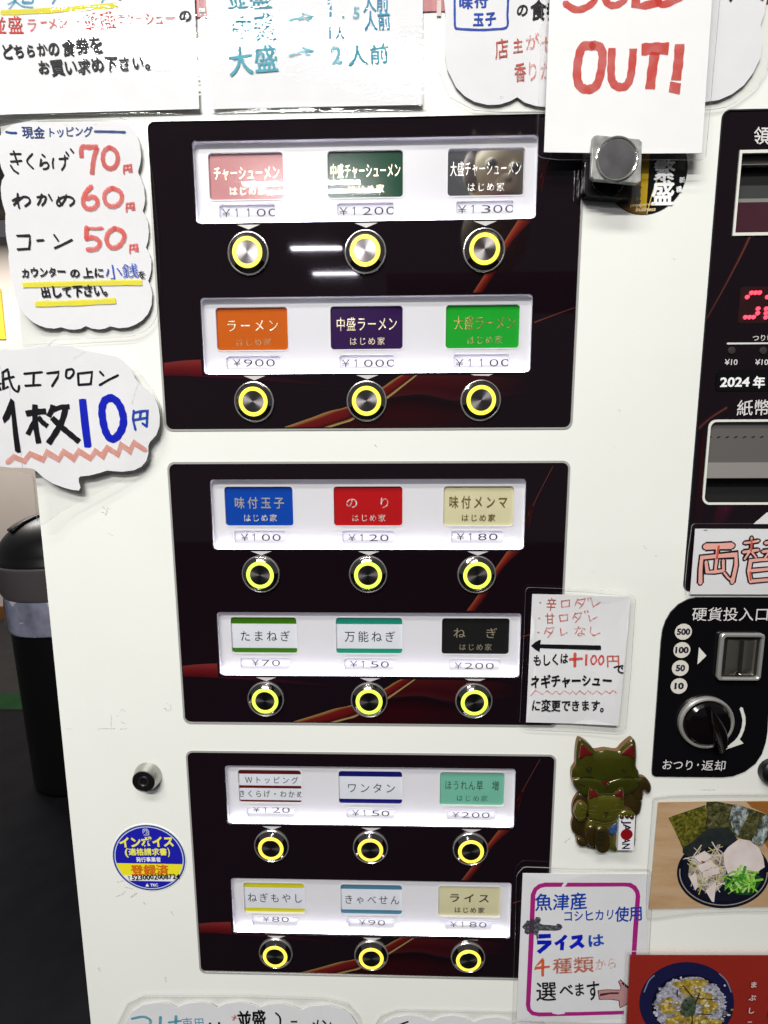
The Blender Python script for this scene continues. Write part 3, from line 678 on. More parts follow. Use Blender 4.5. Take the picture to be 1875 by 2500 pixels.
v0 = mesh('vent_slot', [(0, -0.0001, -0.0006), (0.0012, -0.0001, -0.0008), (0.0030, -0.0001, 0.0002), (0.0018, -0.0001, 0.0006), (0, 0.0004, -0.0006), (0.0012, 0.0004, -0.0008), (0.0030, 0.0004, 0.0002), (0.0018, 0.0004, 0.0006)], [[0, 1, 2, 3], [0, 4, 5, 1], [1, 5, 6, 2], [2, 6, 7, 3], [3, 7, 4, 0]], mat('slot_black', (0.003, 0.003, 0.003), 0.7), bp)
for i in range(23):
    q = v0
    if i: q = v0.copy(); COL.objects.link(q); q.parent = bp
    q.location = (nx + 0.0006 + i * 0.0056, 0.0020, zv)
I = Ink(bp, -0.0002, None, 0.00025, 'printed_text')
I.text('領', (1837, 349), (1877, 349), 40, M_WHITEPRINT, 0.012, fit=1.0)
I.text('つり切', (1835, 832), (1888, 831), 15, M_WHITEPRINT, 0.006)
I.stroke([(1775, 839), (1900, 838)], 4, M_WHITEPRINT, False)
I.text('¥10', (1768, 891), (1799, 891), 14, M_WHITEPRINT, 0.01, mono=False); I.text('¥100', (1842, 891), (1884, 891), 14, M_WHITEPRINT, 0.01, mono=False)
I.text('紙幣', (1796, 1012), (1878, 1010), 36, M_WHITEPRINT, 0.006)
I.poly([(1838, 1279), (1872, 1250), (1908, 1279)], M_WHITEPRINT)
I.done()
for u in (1786, 1863):
    o = lathe('indicator_lamp', [(0.0024, 0.0), (0.0022, 0.0005), (0.0001, 0.0007)], mat('unlit_lamp', (0.035, 0.028, 0.030), 0.35), None, (0, 0), 24)
    x, z = un(u, 856); o.parent = bp; o.location = (x, 0, z)
st = slab('date_sticker', rrect(*un(1746, 955), un(1920, 955)[0], un(1746, 903)[1], 0.002), 0.0003, 0.0004, mat('black_sticker', (0.0015, 0.0015, 0.002), 0.25), bp)
I = Ink(st, 0.0003); I.text('2024', (1757, 944), (1829, 943), 23, mat('bright_print', (0.85, 0.85, 0.85), 0.5), 0.03, mono=False); I.text('年', (1836, 945), (1867, 945), 27, mat('bright_print', (0.85, 0.85, 0.85), 0.5), 0.03); I.done()
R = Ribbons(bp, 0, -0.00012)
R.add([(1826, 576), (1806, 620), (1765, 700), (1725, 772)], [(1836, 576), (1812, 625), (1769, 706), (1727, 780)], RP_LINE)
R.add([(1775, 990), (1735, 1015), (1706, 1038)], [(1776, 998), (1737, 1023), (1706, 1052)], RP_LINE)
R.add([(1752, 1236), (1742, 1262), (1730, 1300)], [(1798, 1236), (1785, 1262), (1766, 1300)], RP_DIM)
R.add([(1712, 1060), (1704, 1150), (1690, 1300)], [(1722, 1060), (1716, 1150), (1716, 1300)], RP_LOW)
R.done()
M_DOT = mat('red_led', (0.3, 0.0, 0.0), 0.4, emit=(1.0, 0.05, 0.09), es=2.6)
dots = Z([(1232, 510), (1325, 508), (1415, 506), (1138, 605), (1380, 868), (1372, 968), (1095, 1058), (1190, 1057), (1280, 1055), (1590, 605), (1565, 868), (1560, 968), (1555, 1060)], 1700, 660, 9.217)
dsp = slab('led_display', rrect(*un(1800, 790), un(1900, 790)[0], un(1800, 700)[1], 0.002), 0.00002, 0.0001, mat('display_red', (0.014, 0.0012, 0.002), 0.4), bp)
V = [(0, -0.0013, 0)]; F = []
for j, (rr_, dd) in enumerate(((0.00105, 0.0010), (0.0013, 0.0001))):
    for i in range(12): V.append((rr_ * math.cos(i * math.pi / 6), -dd, rr_ * math.sin(i * math.pi / 6)))
for i in range(12):
    j = (i + 1) % 12; F += [[0, 1 + i, 1 + j], [1 + i, 13 + i, 13 + j, 1 + j]]
d0 = mesh('led_dot', V, F, M_DOT, dsp)
for k_, (u, v) in enumerate(dots):
    q = d0
    if k_: q = d0.copy(); COL.objects.link(q); q.parent = dsp
    x, z = un(u, v); q.location = (x, 0, z)

# ------------------------------------------------------------------ coin panel
z3 = lambda P: Z(P, 1560, 1250, 3.159)
cpo = z3([(440, 655), (370, 672), (300, 710), (240, 770), (200, 840), (177, 910), (165, 1000), (130, 1500), (95, 1990), (97, 2018), (118, 2033), (300, 2036), (640, 2038), (720, 2030), (810, 1995), (890, 1935), (940, 1860), (970, 1770), (983, 1690), (1010, 1200), (1035, 720), (1030, 670), (1000, 656)])
cpp = slab('coin_panel', [un(*p) for p in cpo][::-1], 0.0010, 0.0014, mat('coin_black', (0.0035, 0.0032, 0.004), 0.16, spec=0.4), MC)
I = Ink(cpp, 0.0010, None, 0.0001, 'printed_text')
I.text('硬貨投入口', *z3([(403, 830), (1003, 830)]), 31, M_WHITEPRINT, 0.004)
I.text('おつり', *z3([(170, 1978), (425, 1984)]), 24, M_WHITEPRINT, 0.004); I.text('・', *z3([(425, 1975), (478, 1975)]), 20, M_WHITEPRINT, 0.02); I.text('返却', *z3([(476, 1984), (668, 1988)]), 24, M_WHITEPRINT, 0.004)
I.poly(z3([(460, 1040), (518, 1107), (448, 1175)]), mat('frame_white', (0.70, 0.70, 0.64), 0.4))
for (x, y, s) in ((340, 922, '500'), (328, 1063, '100'), (316, 1202, '50'), (306, 1340, '10')):
    c = z3([(x, y)])[0]; cx, cz = un(*c, 0.001); I.poly(circle(cx, cz, 0.0058), mat('cream_print', (0.66, 0.63, 0.56), 0.5), px=False)
    w_ = {3: 52, 2: 36}[len(s)]
    I.text(s, *z3([(x - w_, y + 22), (x + w_, y + 22)]), 15, mat('navy_print', (0.012, 0.008, 0.03), 0.5), 0.05, mono=False)
arc = z3([(785, 1512), (806, 1590), (800, 1660), (778, 1720), (745, 1765), (690, 1810)]); I.stroke(arc, 8, mat('frame_white', (0.70, 0.70, 0.64), 0.4))
I.poly(z3([(765, 1742), (803, 1782), (640, 1838), (735, 1790)]), mat('frame_white', (0.70, 0.70, 0.64), 0.4)); I.done()
# coin inlet
a = [un(*p, 0.003) for p in z3([(620, 917), (978, 917), (950, 1322), (582, 1312)])]
cxm = sum(p[0] for p in a) / 4; czm = sum(p[1] for p in a) / 4; cw2 = 0.0150; ch2 = 0.0172
ci = slab('coin_inlet', rrect(cxm - cw2, czm - ch2, cxm + cw2, czm + ch2, 0.003), 0.0040, 0.0030, mat('chrome_bezel', (0.66, 0.65, 0.62), 0.25, 0.7), cpp, [rrect(cxm - cw2 + 0.0028, czm - ch2 + 0.0022, cxm + cw2 - 0.0020, czm + ch2 - 0.0028, 0.0016)])
m_ = ci.modifiers.new('bevel', 'BEVEL'); m_.width = 0.0009; m_.segments = 3; m_.limit_method = 'ANGLE'
box('inlet_well', cxm - cw2 + 0.002, cxm + cw2 - 0.001, czm - ch2 + 0.002, czm + ch2 - 0.001, 0.0014, 0.0011, mat('slot_black', (0.003, 0.003, 0.003), 0.7), cpp)
V = []; F = []; nu, nv = 20, 16; x0_, x1_, zb_, zt_ = cxm - 0.0090, cxm + 0.0108, czm - 0.0136, czm + 0.0122
for i in range(nu + 1):
    for j in range(nv + 1):
        s = i / nu; t = j / nv; hgt = 0.0020 + 0.0022 * (1 - abs(2 * s - 1) ** 2.5) * (1 - 0.2 * t) * min(1, t * 5 + 0.15) - 0.0020 * math.exp(-((s - 0.46) / 0.07) ** 2)
        V.append((x0_ + (x1_ - x0_) * s, -hgt, zb_ + (zt_ - zb_) * t))
for i in range(nu):
    for j in range(nv):
        q = i * (nv + 1) + j; F.append([q, q + nv + 1, q + nv + 2, q + 1])
mesh('coin_chute', V, F, mat('worn_chrome', (0.36, 0.34, 0.29), 0.24, 0.9, bump=0.2, bscale=80), cpp, True)
box('coin_slot', cxm - 0.0008, cxm + 0.0008, czm - 0.0115, czm + 0.0125, 0.0042, 0.0030, mat('slot_black', (0.003, 0.003, 0.003), 0.7), cpp)
# return knob
kx, kz = un(*z3([(522, 1628)])[0], 0.003)
kn = lathe('return_knob_ring', [(0.0192, 0.0008), (0.0192, 0.0030), (0.0186, 0.0040), (0.0176, 0.0042), (0.0166, 0.0034), (0.0163, 0.0020)], mat('chrome_bezel', (0.66, 0.65, 0.62), 0.25, 0.7), None, (0, 0), 64)
kd = lathe('knob_dome', [(0.0163, 0.0012), (0.0160, 0.0046), (0.0145, 0.0062), (0.0100, 0.0076), (0.0050, 0.0082), (0.0001, 0.0084)], mat('knob_black', (0.003, 0.002, 0.0025), 0.12, spec=0.5), None, (0, 0), 64)
for o in (kn, kd): o.parent = cpp; o.location = (kx, 0, kz)
# curved thumb grip: a ridge across the dome, leaning right at the bottom
V = []; F = []; N = 22; K = 10
for i in range(N + 1):
    t = i / N; cx = kx - 0.0030 + 0.0105 * t + 0.0022 * math.sin(t * math.pi); cz = kz + 0.0150 - 0.0335 * t
    wd = 0.0013 + 0.0052 * math.sin(math.pi * min(1, t * 1.03)) ** 0.8; hg = 0.0062 + 0.0105 * math.sin(math.pi * (0.12 + 0.80 * t)) ** 0.7
    for j in range(K + 1):
        s = j / K * 2 - 1; V.append((cx + wd * s, -(0.0045 + (hg - 0.0045) * (1 - abs(s) ** 1.6)), cz))
for i in range(N):
    for j in range(K):
        q = i * (K + 1) + j; F.append([q, q + K + 1, q + K + 2, q + 1])
o = mesh('knob_grip', V, F, mat('knob_black', (0.003, 0.002, 0.0025), 0.12, spec=0.5), cpp, True)
I = Ink(cpp, 0.0078, None, 0.0001, 'printed_text'); I.text('OPEN', (1763, 1815), (1784, 1788), 6, M_WHITEPRINT, 0.01, mono=False); I.done() if False else None
# scuffs and tape remains on the enamel
I = Ink(MC, 0.0, None, 0.00006, 'scuff_marks')
SC1 = ink('grey_scuff', (0.22, 0.22, 0.21), 0.45, 0.6, 0.9, 900)
sm = lambda P: Z(P, 120, 1650, 4.88)
for P, w_ in (([(198, 628), (215, 632)], 2.2), ([(235, 634), (268, 628)], 1.6), ([(580, 636), (640, 628), (700, 630), (790, 630)], 1.8), ([(850, 634), (930, 630)], 2), ([(735, 460), (745, 500), (738, 560), (745, 620)], 1.5), ([(810, 470), (822, 482)], 2.2), ([(840, 440), (870, 395), (915, 430)], 1.6), ([(860, 545), (905, 570)], 2), ([(1370, 385), (1400, 400), (1400, 420)], 3.5), ([(1400, 325), (1450, 350), (1450, 410), (1410, 415)], 1.2)):
    I.stroke(sm(P), w_, SC1, False)
for P, w_ in (([(250, 1237), (262, 1246), (258, 1258)], 2.5), ([(248, 1250), (256, 1252)], 2), ([(262, 1240), (268, 1244)], 2), ([(262, 1300), (275, 1308)], 1.6), ([(288, 2153), (302, 2150)], 2.5), ([(285, 2188), (300, 2183), (305, 2176)], 3), ([(320, 2190), (334, 2180)], 4), ([(305, 2165), (325, 2170)], 2), ([(350, 2202), (356, 2208)], 2), ([(418, 2225), (424, 2234)], 1.5), ([(1570, 1332), (1578, 1340)], 2), ([(1600, 1356), (1604, 1360)], 2), ([(1510, 1000), (1514, 1004)], 2), ([(1498, 1092), (1502, 1094)], 2), ([(1400, 1580), (1404, 1583)], 2), ([(1712, 1928), (1745, 1928)], 2), ([(915, 1086), (921, 1092)], 2), ([(1642, 630), (1648, 634)], 2), ([(1376, 2058), (1392, 2045)], 2), ([(240, 2360), (243, 2372)], 3), ([(404, 2385), (406, 2396)], 3)):
    I.stroke(P, w_, SC1, False)
I.done()

# ------------------------------------------------------------------ notices
def sheet(name, label, cat, paper, film, D, fn=None, pm=None, fm=None, group=None, grid=0.007, smooth=0, fsmooth=0, gap=0.00035, grp=None, parts=('paper', 'laminate'), hold=0.0):
    pw = [un(u, v, D) for u, v in paper]; pw = smooth_line(pw, smooth, True) if smooth else pw
    cx = sum(p[0] for p in pw) / len(pw); cz = sum(p[1] for p in pw) / len(pw)
    root = empty(name, (cx, -D, cz)); tag(root, label, cat, grp)
    pp = slab(parts[0], pw, D, 0.00025, pm or M_PAPER, root, grid=grid if fn else None, fn=fn)
    if film:
        fw = [un(u, v, D) for u, v in film]; fw = smooth_line(fw, fsmooth, True) if fsmooth else fw
        slab(parts[1], fw, D + gap, 0.0007, fm or M_FILM, root, grid=grid if fn else None, fn=fn, edge=M_EDGEFILM, back=False)
    return root, pp
def rr(P, r=0.18, n=5):
    """round the corners of a polygon (photograph pixels); r in pixels"""
    out = []; N = len(P)
    for i in range(N):
        a, b, c = P[i - 1], P[i], P[(i + 1) % N]
        la = math.hypot(a[0] - b[0], a[1] - b[1]); lc = math.hypot(c[0] - b[0], c[1] - b[1]); k = min(r, la / 2.1, lc / 2.1)
        p0 = (b[0] + (a[0] - b[0]) * k / la, b[1] + (a[1] - b[1]) * k / la); p2 = (b[0] + (c[0] - b[0]) * k / lc, b[1] + (c[1] - b[1]) * k / lc)
        for j in range(n + 1):
            t = j / n; out.append(tuple((1 - t) ** 2 * p0[q] + 2 * t * (1 - t) * b[q] + t * t * p2[q] for q in (0, 1)))
    return out
def mix_edge():
    m = bpy.data.materials.new('film_edge'); m.use_nodes = True; nt = m.node_tree; b = nt.nodes['Principled BSDF']
    b.inputs['Base Color'].default_value = (0.45, 0.45, 0.44, 1); b.inputs['Roughness'].default_value = 0.2; b.inputs['Alpha'].default_value = 0.55; return m
M_EDGEFILM = mix_edge()
RED = ink('red_marker', (0.60, 0.045, 0.030), 0.80, 0.5, 0.18, 160)
REDL = ink('red_digit_marker', (0.66, 0.085, 0.070), 0.80, 0.5, 0.22, 200)
REDF = ink('dry_red_marker', (0.60, 0.13, 0.09), 0.72, 0.5, 0.6, 420)
PINK = ink('pink_marker', (0.74, 0.28, 0.21), 0.72, 0.5, 0.25, 200)
BLUE = ink('blue_marker', (0.004, 0.055, 0.42), 0.93, 0.5, 0.10, 150)
DBLUE = ink('dark_blue_marker', (0.006, 0.045, 0.22), 0.93, 0.5, 0.15, 150)
ROYAL = ink('royal_blue_marker', (0.004, 0.012, 0.46), 0.97, 0.45)
TEAL = ink('teal_marker', (0.07, 0.36, 0.46), 0.78, 0.5, 0.35, 260)
SKY = ink('sky_marker', (0.05, 0.30, 0.48), 0.78, 0.5, 0.35, 260)
YEL = ink('yellow_highlighter', (0.74, 0.66, 0.02), 0.85, 0.5, 0.15, 120)
BLK = M_INKBLK

# top left: instruction sheet
z = lambda P: Z(P, 0, 0, 3.456)
fn1 = lambda x, z_: 0.0007 * math.sin((x + 0.1) * 26) * math.sin(z_ * 21)
r_, pp = sheet('laminated_notice', 'laminated handwritten instruction sheet, leftmost at the top, with red and black writing', 'notice',
    [(-150, -90), (472, -90), (475, 0), (487, 266), (-150, 285)], rr([(-170, -110), (488, -110), (488, 0), (498, 281), (-170, 300)], 12), 0.0022, fn1, fm=M_CRINKLE, grp='laminated paper notices stuck on the ticket machine')
I = Ink(pp, 0.0022, fn1, name='handwriting')
for P in ([(70, 40), (130, 5), (150, -40)], [(80, 80), (120, 30), (160, -60)], [(120, 5), (190, 55), (280, 68)], [(190, 25), (250, 20)], [(200, 0), (200, 30), (275, 25), (278, -20)], [(445, 35), (490, -30)], [(860, 25), (905, -30)], [(620, -25), (690, -15)]): I.stroke(z(P), 4.6, SKY)
I.stroke(z([(1005, -6), (1018, 0)]), 5, BLK)
I.stroke(z([(18, 108), (300, 98), (700, 72), (985, 48)]), 11.5, YEL)
for s, a, b, h in (('並盛', (-70, 280), (205, 275), 145), ('ラ', (228, 268), (325, 262), 112), ('ー', (345, 240), (408, 235), 110), ('メン', (405, 240), (578, 232), 85), ('・', (625, 215), (700, 212), 90), ('並盛', (705, 250), (985, 235), 140), ('チャ', (995, 205), (1140, 195), 95), ('ー', (1150, 195), (1222, 192), 70), ('シュ', (1225, 210), (1390, 200), 100), ('ー', (1395, 195), (1492, 188), 80)):
    I.text(s, *z([a, b]), h / 3.456, REDL, 0.012, 0.06)
I.text('の', *z([(1512, 180), (1622, 175)]), 27, BLK, 0.03, 0.05)
I.text('どちらかの', *z([(22, 492), (510, 462)]), 32, BLK, 0.03, 0.10); I.text('食券を', *z([(530, 465), (880, 435)]), 37, BLK, 0.028, 0.08)
I.text('お買い求め下さい。', *z([(320, 628), (1340, 575)]), 34, BLK, 0.028, 0.10); I.done()

# top middle: noodle amounts
z = lambda P: Z(P, 480, 0, 2.765)
fn2 = lambda x, z_: 0.0006 * math.sin((x - 0.02) * 31) * math.sin(z_ * 25 + 1)
r_, pp = sheet('laminated_notice', 'laminated sheet with teal handwriting listing portions, top middle above the upper button panel', 'notice',
    z([(62, -260), (65, 0), (90, 380), (103, 735), (1525, 708), (1526, 300), (1527, 0), (1527, -260)]), rr(z([(18, -290), (20, 0), (55, 400), (78, 768), (1570, 752), (1585, 0), (1590, -290)]), 12), 0.0024, fn2, fm=M_CRINKLE, grp='laminated paper notices stuck on the ticket machine')
I = Ink(pp, 0.0024, fn2, name='handwriting')
I.text('並盛', *z([(208, 68), (512, 45)]), 46, TEAL, 0.022, 0.06); I.text('1', *z([(872, 28), (912, 28)]), 44, SKY, 0.03); I.text('人前', *z([(1120, 70), (1300, 62)]), 40, SKY, 0.02, 0.05)
I.text('中盛', *z([(235, 268), (535, 262)]), 60, TEAL, 0.022, 0.06); I.text('1.5', *z([(860, 118), (1120, 128)]), 30, TEAL, 0.03); I.text('人前', *z([(1130, 195), (1310, 190)]), 44, SKY, 0.02, 0.05)
I.text('大盛', *z([(225, 505), (560, 462)]), 62, TEAL, 0.022, 0.05); I.text('2人前', *z([(875, 445), (1305, 420)]), 47, TEAL, 0.022, 0.05)
for dy in (0, 230):
    I.stroke(z([(630, 150 + dy), (690, 130 + dy), (780, 118 + dy)]), 6, TEAL); I.stroke(z([(715, 100 + dy), (790, 122 + dy), (745, 150 + dy)]), 5, TEAL, False)
I.text('1人', *z([(870, 265), (1000, 262)]), 30, SKY, 0.02, 0.05); I.done()

# top right: scalloped cloud
z = lambda P: Z(P, 1050, 0, 4.1475)
cloud = [(1078, -120), (1081, -40), (1084, 0), (1088, 40), (1086, 80), (1086, 130), (1092, 169), (1113, 212), (1134, 234), (1158, 248), (1190, 256), (1219, 255), (1245, 247), (1263, 237), (1281, 250), (1310, 259), (1345, 262), (1385, 258), (1420, 247), (1436, 238), (1455, 248), (1490, 259), (1530, 262), (1570, 256), (1600, 243), (1620, 252), (1660, 257), (1700, 252), (1726, 248), (1755, 244), (1787, 230), (1816, 208), (1839, 178), (1857, 140), (1862, 102), (1857, 60), (1866, 34), (1872, 0), (1878, -120)]
film = [(1062, -130), (1066, 0), (1066, 90), (1072, 175), (1098, 238), (1160, 270), (1230, 274), (1600, 276), (1735, 268), (1772, 262), (1800, 248), (1848, 212), (1874, 172), (1885, 100), (1885, 0), (1890, -130)]
r_, pp = sheet('laminated_notice', 'laminated cloud-shaped notice with a blue box of writing, behind the red-lettered card', 'notice', cloud, film, 0.0016, None, grp='laminated paper notices stuck on the ticket machine')
I = Ink(pp, 0.0016, None, name='handwriting')
I.stroke(z([(247, -120), (248, 0), (250, 220), (256, 275), (285, 293), (500, 304), (640, 298), (775, 276), (783, 150), (790, 0), (795, -120)]), 5.6, BLUE)
I.text('味付', *z([(285, 88), (595, 70)]), 27, BLUE, 0.04, 0.08); I.text('玉子', *z([(430, 262), (675, 240)]), 33, BLUE, 0.035, 0.08)
I.text('の', *z([(868, 160), (998, 155)]), 31, BLK, 0.03, 0.05); I.text('食券', *z([(1010, 190), (1340, 178)]), 46, BLK, 0.03, 0.05)
I.text('店', *z([(655, 585), (805, 565)]), 48, REDF, 0.01, 0.05); I.text('主', *z([(840, 530), (945, 515)]), 33, REDF, 0.01, 0.05); I.text('が', *z([(960, 500), (1115, 480)]), 38, REDF, 0.012, 0.03)
I.text('せ', *z([(1115, 525), (1290, 520)]), 42, REDF, 0.01, 0.03); I.text('香り', *z([(850, 812), (1100, 792)]), 43, REDF, 0.01, 0.05); I.text('が', *z([(1110, 790), (1240, 785)]), 40, REDF, 0.01, 0.03)
for P in ([(1778, -8), (1784, 3)], [(1788, -8), (1786, -1)], [(1850, -8), (1862, 0)]): I.stroke(P, 4, BLK)
I.stroke(z([(710, 988), (745, 984)]), 2.5, ink('grey_scuff', (0.2, 0.2, 0.2), 0.5)); I.done()

# SOLD OUT card, standing off the machine
DS = 0.0085
fn3 = lambda x, z_: 0.0015 * ((x - 0.31) / 0.05) ** 2 * 0.35
z = lambda P: Z(P, 935, 0, 1.765)
r_, pp = sheet('laminated_notice', 'white card with large red letters SOLD OUT held up by a square clear magnet', 'notice',
    [(1345, -130), (1341, 0), (1327, 373.5), (1520, 375), (1713, 374), (1738, 0), (1748, -130)], rr([(1326, -140), (1322, 0), (1311, 340), (1311, 386), (1360, 392), (1500, 390), (1722, 391), (1757, 0), (1766, -140)], 14), DS, fn3, pm=mat('bright_card', (0.82, 0.82, 0.82), 0.7, noise=0.02, nscale=60), fm=film_mat('thin_film', 0.985, 0.08, bump=0.1, bscale=45, fac=0.6), grp='laminated paper notices stuck on the ticket machine')
I = Ink(pp, DS, fn3, name='handwriting')
I.stroke(z([(925, -75), (870, -100), (810, -80), (815, -45), (880, -25), (912, 0), (880, 32), (830, 46), (782, 20)]), 16, RED)
I.stroke(z([(1000, -95), (960, -60), (952, -10), (975, 22), (1010, 22), (1042, -5), (1045, -60), (1000, -95)]), 16, RED)
I.stroke(z([(1092, -100), (1088, 24), (1130, 24), (1190, 10)]), 18, RED, False); I.stroke(z([(1195, -100), (1190, 14), (1265, -2), (1310, -40), (1300, -90), (1195, -100)]), 17, RED)
I.stroke(z([(902, 200), (860, 205), (842, 250), (834, 320), (845, 372), (880, 388), (918, 370), (938, 310), (945, 240), (932, 205), (900, 198)]), 21, RED)
I.stroke(z([(986, 208), (982, 290), (985, 345), (1005, 372), (1040, 374), (1062, 345), (1072, 290), (1078, 210)]), 19, RED, cap=False)
I.stroke(z([(1113, 214), (1170, 210), (1231, 210)]), 27, RED, cap=False); I.stroke(z([(1172, 225), (1160, 300), (1150, 385)]), 24, RED, cap=False)
I.stroke(z([(1278, 190), (1272, 270), (1262, 347)]), 24, RED, cap=False); I.poly(z([(1237, 350), (1284, 360), (1278, 408), (1230, 398)]), RED)
I.done()

# square clear magnets
def magnet(label, quad, D0, D1, tone, r0):
    c = [un(u, v, D1) for u, v in quad][::-1]
    root = empty('square_magnet', (sum(p[0] for p in c) / 4, -D0, sum(p[1] for p in c) / 4)); tag(root, label, 'magnet', 'square clear magnets')
    cc = []
    for i in range(4):
        a, b, d = c[i - 1], c[i], c[(i + 1) % 4]
        for t in (0.06, 0.0):
            cc.append((b[0] + (a[0] - b[0]) * t, b[1] + (a[1] - b[1]) * t) if t else (b[0] + (d[0] - b[0]) * 0.06, b[1] + (d[1] - b[1]) * 0.06))
    o = slab('casing', cc, D1, D1 - D0, mat('clear_casing_' + tone[0], tone[1], 0.12, tone[2], spec=0.5, noise=0.45, nscale=150, bump=1.0, bscale=220), root)
    bv = o.modifiers.new('bevel', 'BEVEL'); bv.width = 0.0004; bv.segments = 3; bv.limit_method = 'ANGLE'; bv.angle_limit = math.radians(50)
    cx, cz = root.location.x, root.location.z
    lathe('round_magnet_rim', [(r0, D1 - 0.0004), (r0, D1 + 0.0004), (r0 - 0.0005, D1 + 0.0007), (r0 - 0.0012, D1 + 0.0005), (r0 - 0.0016, D1 - 0.0001)], mat('clear_rim_' + tone[0], tone[3], 0.10, 0.9), root, (cx, cz), 64)
    lathe('round_magnet', [(r0 - 0.0016, D1 - 0.0002), (r0 - 0.0018, D1 + 0.0002), (0.0001, D1 + 0.0002)], mat('magnet_disc_' + tone[0], tone[4], 0.35, 0.7, noise=0.3, nscale=90), root, (cx, cz), 64)
    return root
magnet('dark square magnet stuck to the machine just below the clear one', [(1428, 384), (1547, 394), (1543, 486), (1425, 476)], 0.0006, 0.0060, ('dark', (0.03, 0.027, 0.029), 0.3, (0.10, 0.10, 0.10), (0.010, 0.010, 0.010)), 0.0104)
magnet('clear square magnet with a round disc holding the SOLD OUT card', [(1447, 328), (1568, 340), (1565, 448), (1443, 437)], 0.0112, 0.0140, ('grey', (0.40, 0.40, 0.38), 0.12, (0.74, 0.74, 0.70), (0.17, 0.165, 0.17)), 0.0124)

# round stickers
def seg(cx, cz, r, zlo, zhi, xlo=-9, xhi=9, n=90):
    P = []
    for x, y in circle(cx, cz, r, n=n): P.append((min(max(x, xlo), xhi), min(max(y, zlo), zhi)))
    Q = [P[0]]
    for p in P[1:]:
        if math.hypot(p[0] - Q[-1][0], p[1] - Q[-1][1]) > 1e-6: Q.append(p)
    return Q
z = lambda P: Z(P, 1400, 300, 5.53)
a = un(*z([(1537, 650)])[0]); b = un(*z([(985, 1240)])[0]); R_ = 0.0252; cx, cz = a[0] - R_, b[1] + R_
sb = slab('round_sticker', circle(cx, cz, R_, n=72), 0.0003, 0.0003, mat('sticker_black', (0.004, 0.004, 0.004), 0.18), None)
tag(sb, 'round black and gold sticker with white brush characters, right of the dark magnet', 'sticker')
I = Ink(sb, 0.0003, None, 0.00006, 'printed_text')
xg = un(*z([(997, 900)])[0])[0]; xh = un(*z([(905, 900)])[0])[0]
I.poly(seg(cx, cz, R_ - 0.0002, -9, 9, -9, xg), mat('sticker_brown', (0.16, 0.075, 0.008), 0.25), px=False)
I.poly([(xh, a[1] + 0.012), (xh, b[1] + 0.004), (xg, b[1] + 0.003), (xg, a[1] + 0.012)], mat('sticker_gold', (0.42, 0.27, 0.01), 0.25), px=False)
I.text('売', *z([(700, 1075), (905, 1075)]), 46, M_PRINTBLK, 0.07)
I.stroke(z([(1140, 735), (1060, 970), (990, 1228)]), 2.6, mat('sticker_line', (0.55, 0.38, 0.10), 0.3))
WH = mat('bright_print', (0.85, 0.85, 0.85), 0.5)
I.text('繁', *z([(1070, 755), (1370, 750)]), 46, WH, 0.026); I.text('盛', *z([(1040, 1085), (1355, 1080)]), 57, WH, 0.030)
I.text('prosperous', *z([(765, 1135), (1102, 1112)]), 8, mat('pale_gold_print', (0.62, 0.50, 0.28), 0.4), 0.02, shear=0.25, mono=False); I.text('business', *z([(835, 1195), (1102, 1190)]), 10, mat('pale_gold_print', (0.62, 0.50, 0.28), 0.4), 0.03, shear=0.25, mono=False)
I.text('新', *z([(1425, 805), (1505, 800)]), 13, WH, 0.03); I.text('橋', *z([(1385, 940), (1465, 925)]), 14, WH, 0.03); I.done()

z = lambda P: Z(P, 230, 1800, 4.917)
a = un(*z([(215, 1440)])[0]); b = un(*z([(1108, 1440)])[0]); R_ = (b[0] - a[0]) / 2; cx = (a[0] + b[0]) / 2
t_ = un(*z([(640, 1040)])[0])[1]; u_ = un(*z([(690, 1842)])[0])[1]; cz = (t_ + u_) / 2; RZ = (t_ - u_) / 2; R_ = (R_ + RZ) / 2
sb = slab('round_sticker', circle(cx, cz, R_, n=80), 0.0003, 0.0003, mat('sticker_white', (0.76, 0.77, 0.78), 0.35), None)
tag(sb, 'round blue and yellow invoice sticker below the key lock', 'sticker')
NAVY = mat('sticker_blue', (0.012, 0.012, 0.36), 0.35); RING = mat('sticker_ring_blue', (0.02, 0.05, 0.22), 0.35)
I = Ink(sb, 0.0003, None, 0.00006, 'printed_text')
I.poly(circle(cx, cz, R_ * 0.975, n=80), RING, px=False); I.poly(circle(cx, cz, R_ * 0.93, n=80), mat('sticker_pale', (0.55, 0.60, 0.78), 0.35), px=False); I.poly(circle(cx, cz, R_ * 0.905, n=80), NAVY, px=False)
zy = un(*z([(660, 1512)])[0])[1]; zw = un(*z([(660, 1655)])[0])[1]; zb = un(*z([(660, 1720)])[0])[1]
I.poly(seg(cx, cz, R_ * 0.907, zw, zy), mat('sticker_yellow', (0.78, 0.70, 0.02), 0.35), px=False); I.poly(seg(cx, cz, R_ * 0.907, zb, zw), mat('sticker_white', (0.76, 0.77, 0.78), 0.35), px=False)
YP = mat('yellow_print', (0.80, 0.76, 0.10), 0.4)
I.text('インボイス', *z([(305, 1312), (965, 1300)]), 24, YP, 0.045, fit=1.0); I.text('(', *z([(372, 1412), (415, 1412)]), 17, YP, 0.03, mono=False); I.text('適格請求書', *z([(415, 1408), (880, 1405)]), 16, YP, 0.03); I.text(')', *z([(885, 1405), (912, 1405)]), 17, YP, 0.03, mono=False)
I.text('発行事業者', *z([(508, 1488), (806, 1484)]), 11, WH, 0.02); I.text('登録済', *z([(448, 1638), (900, 1632)]), 23, mat('orange_print', (0.62, 0.13, 0.01), 0.4), 0.03)
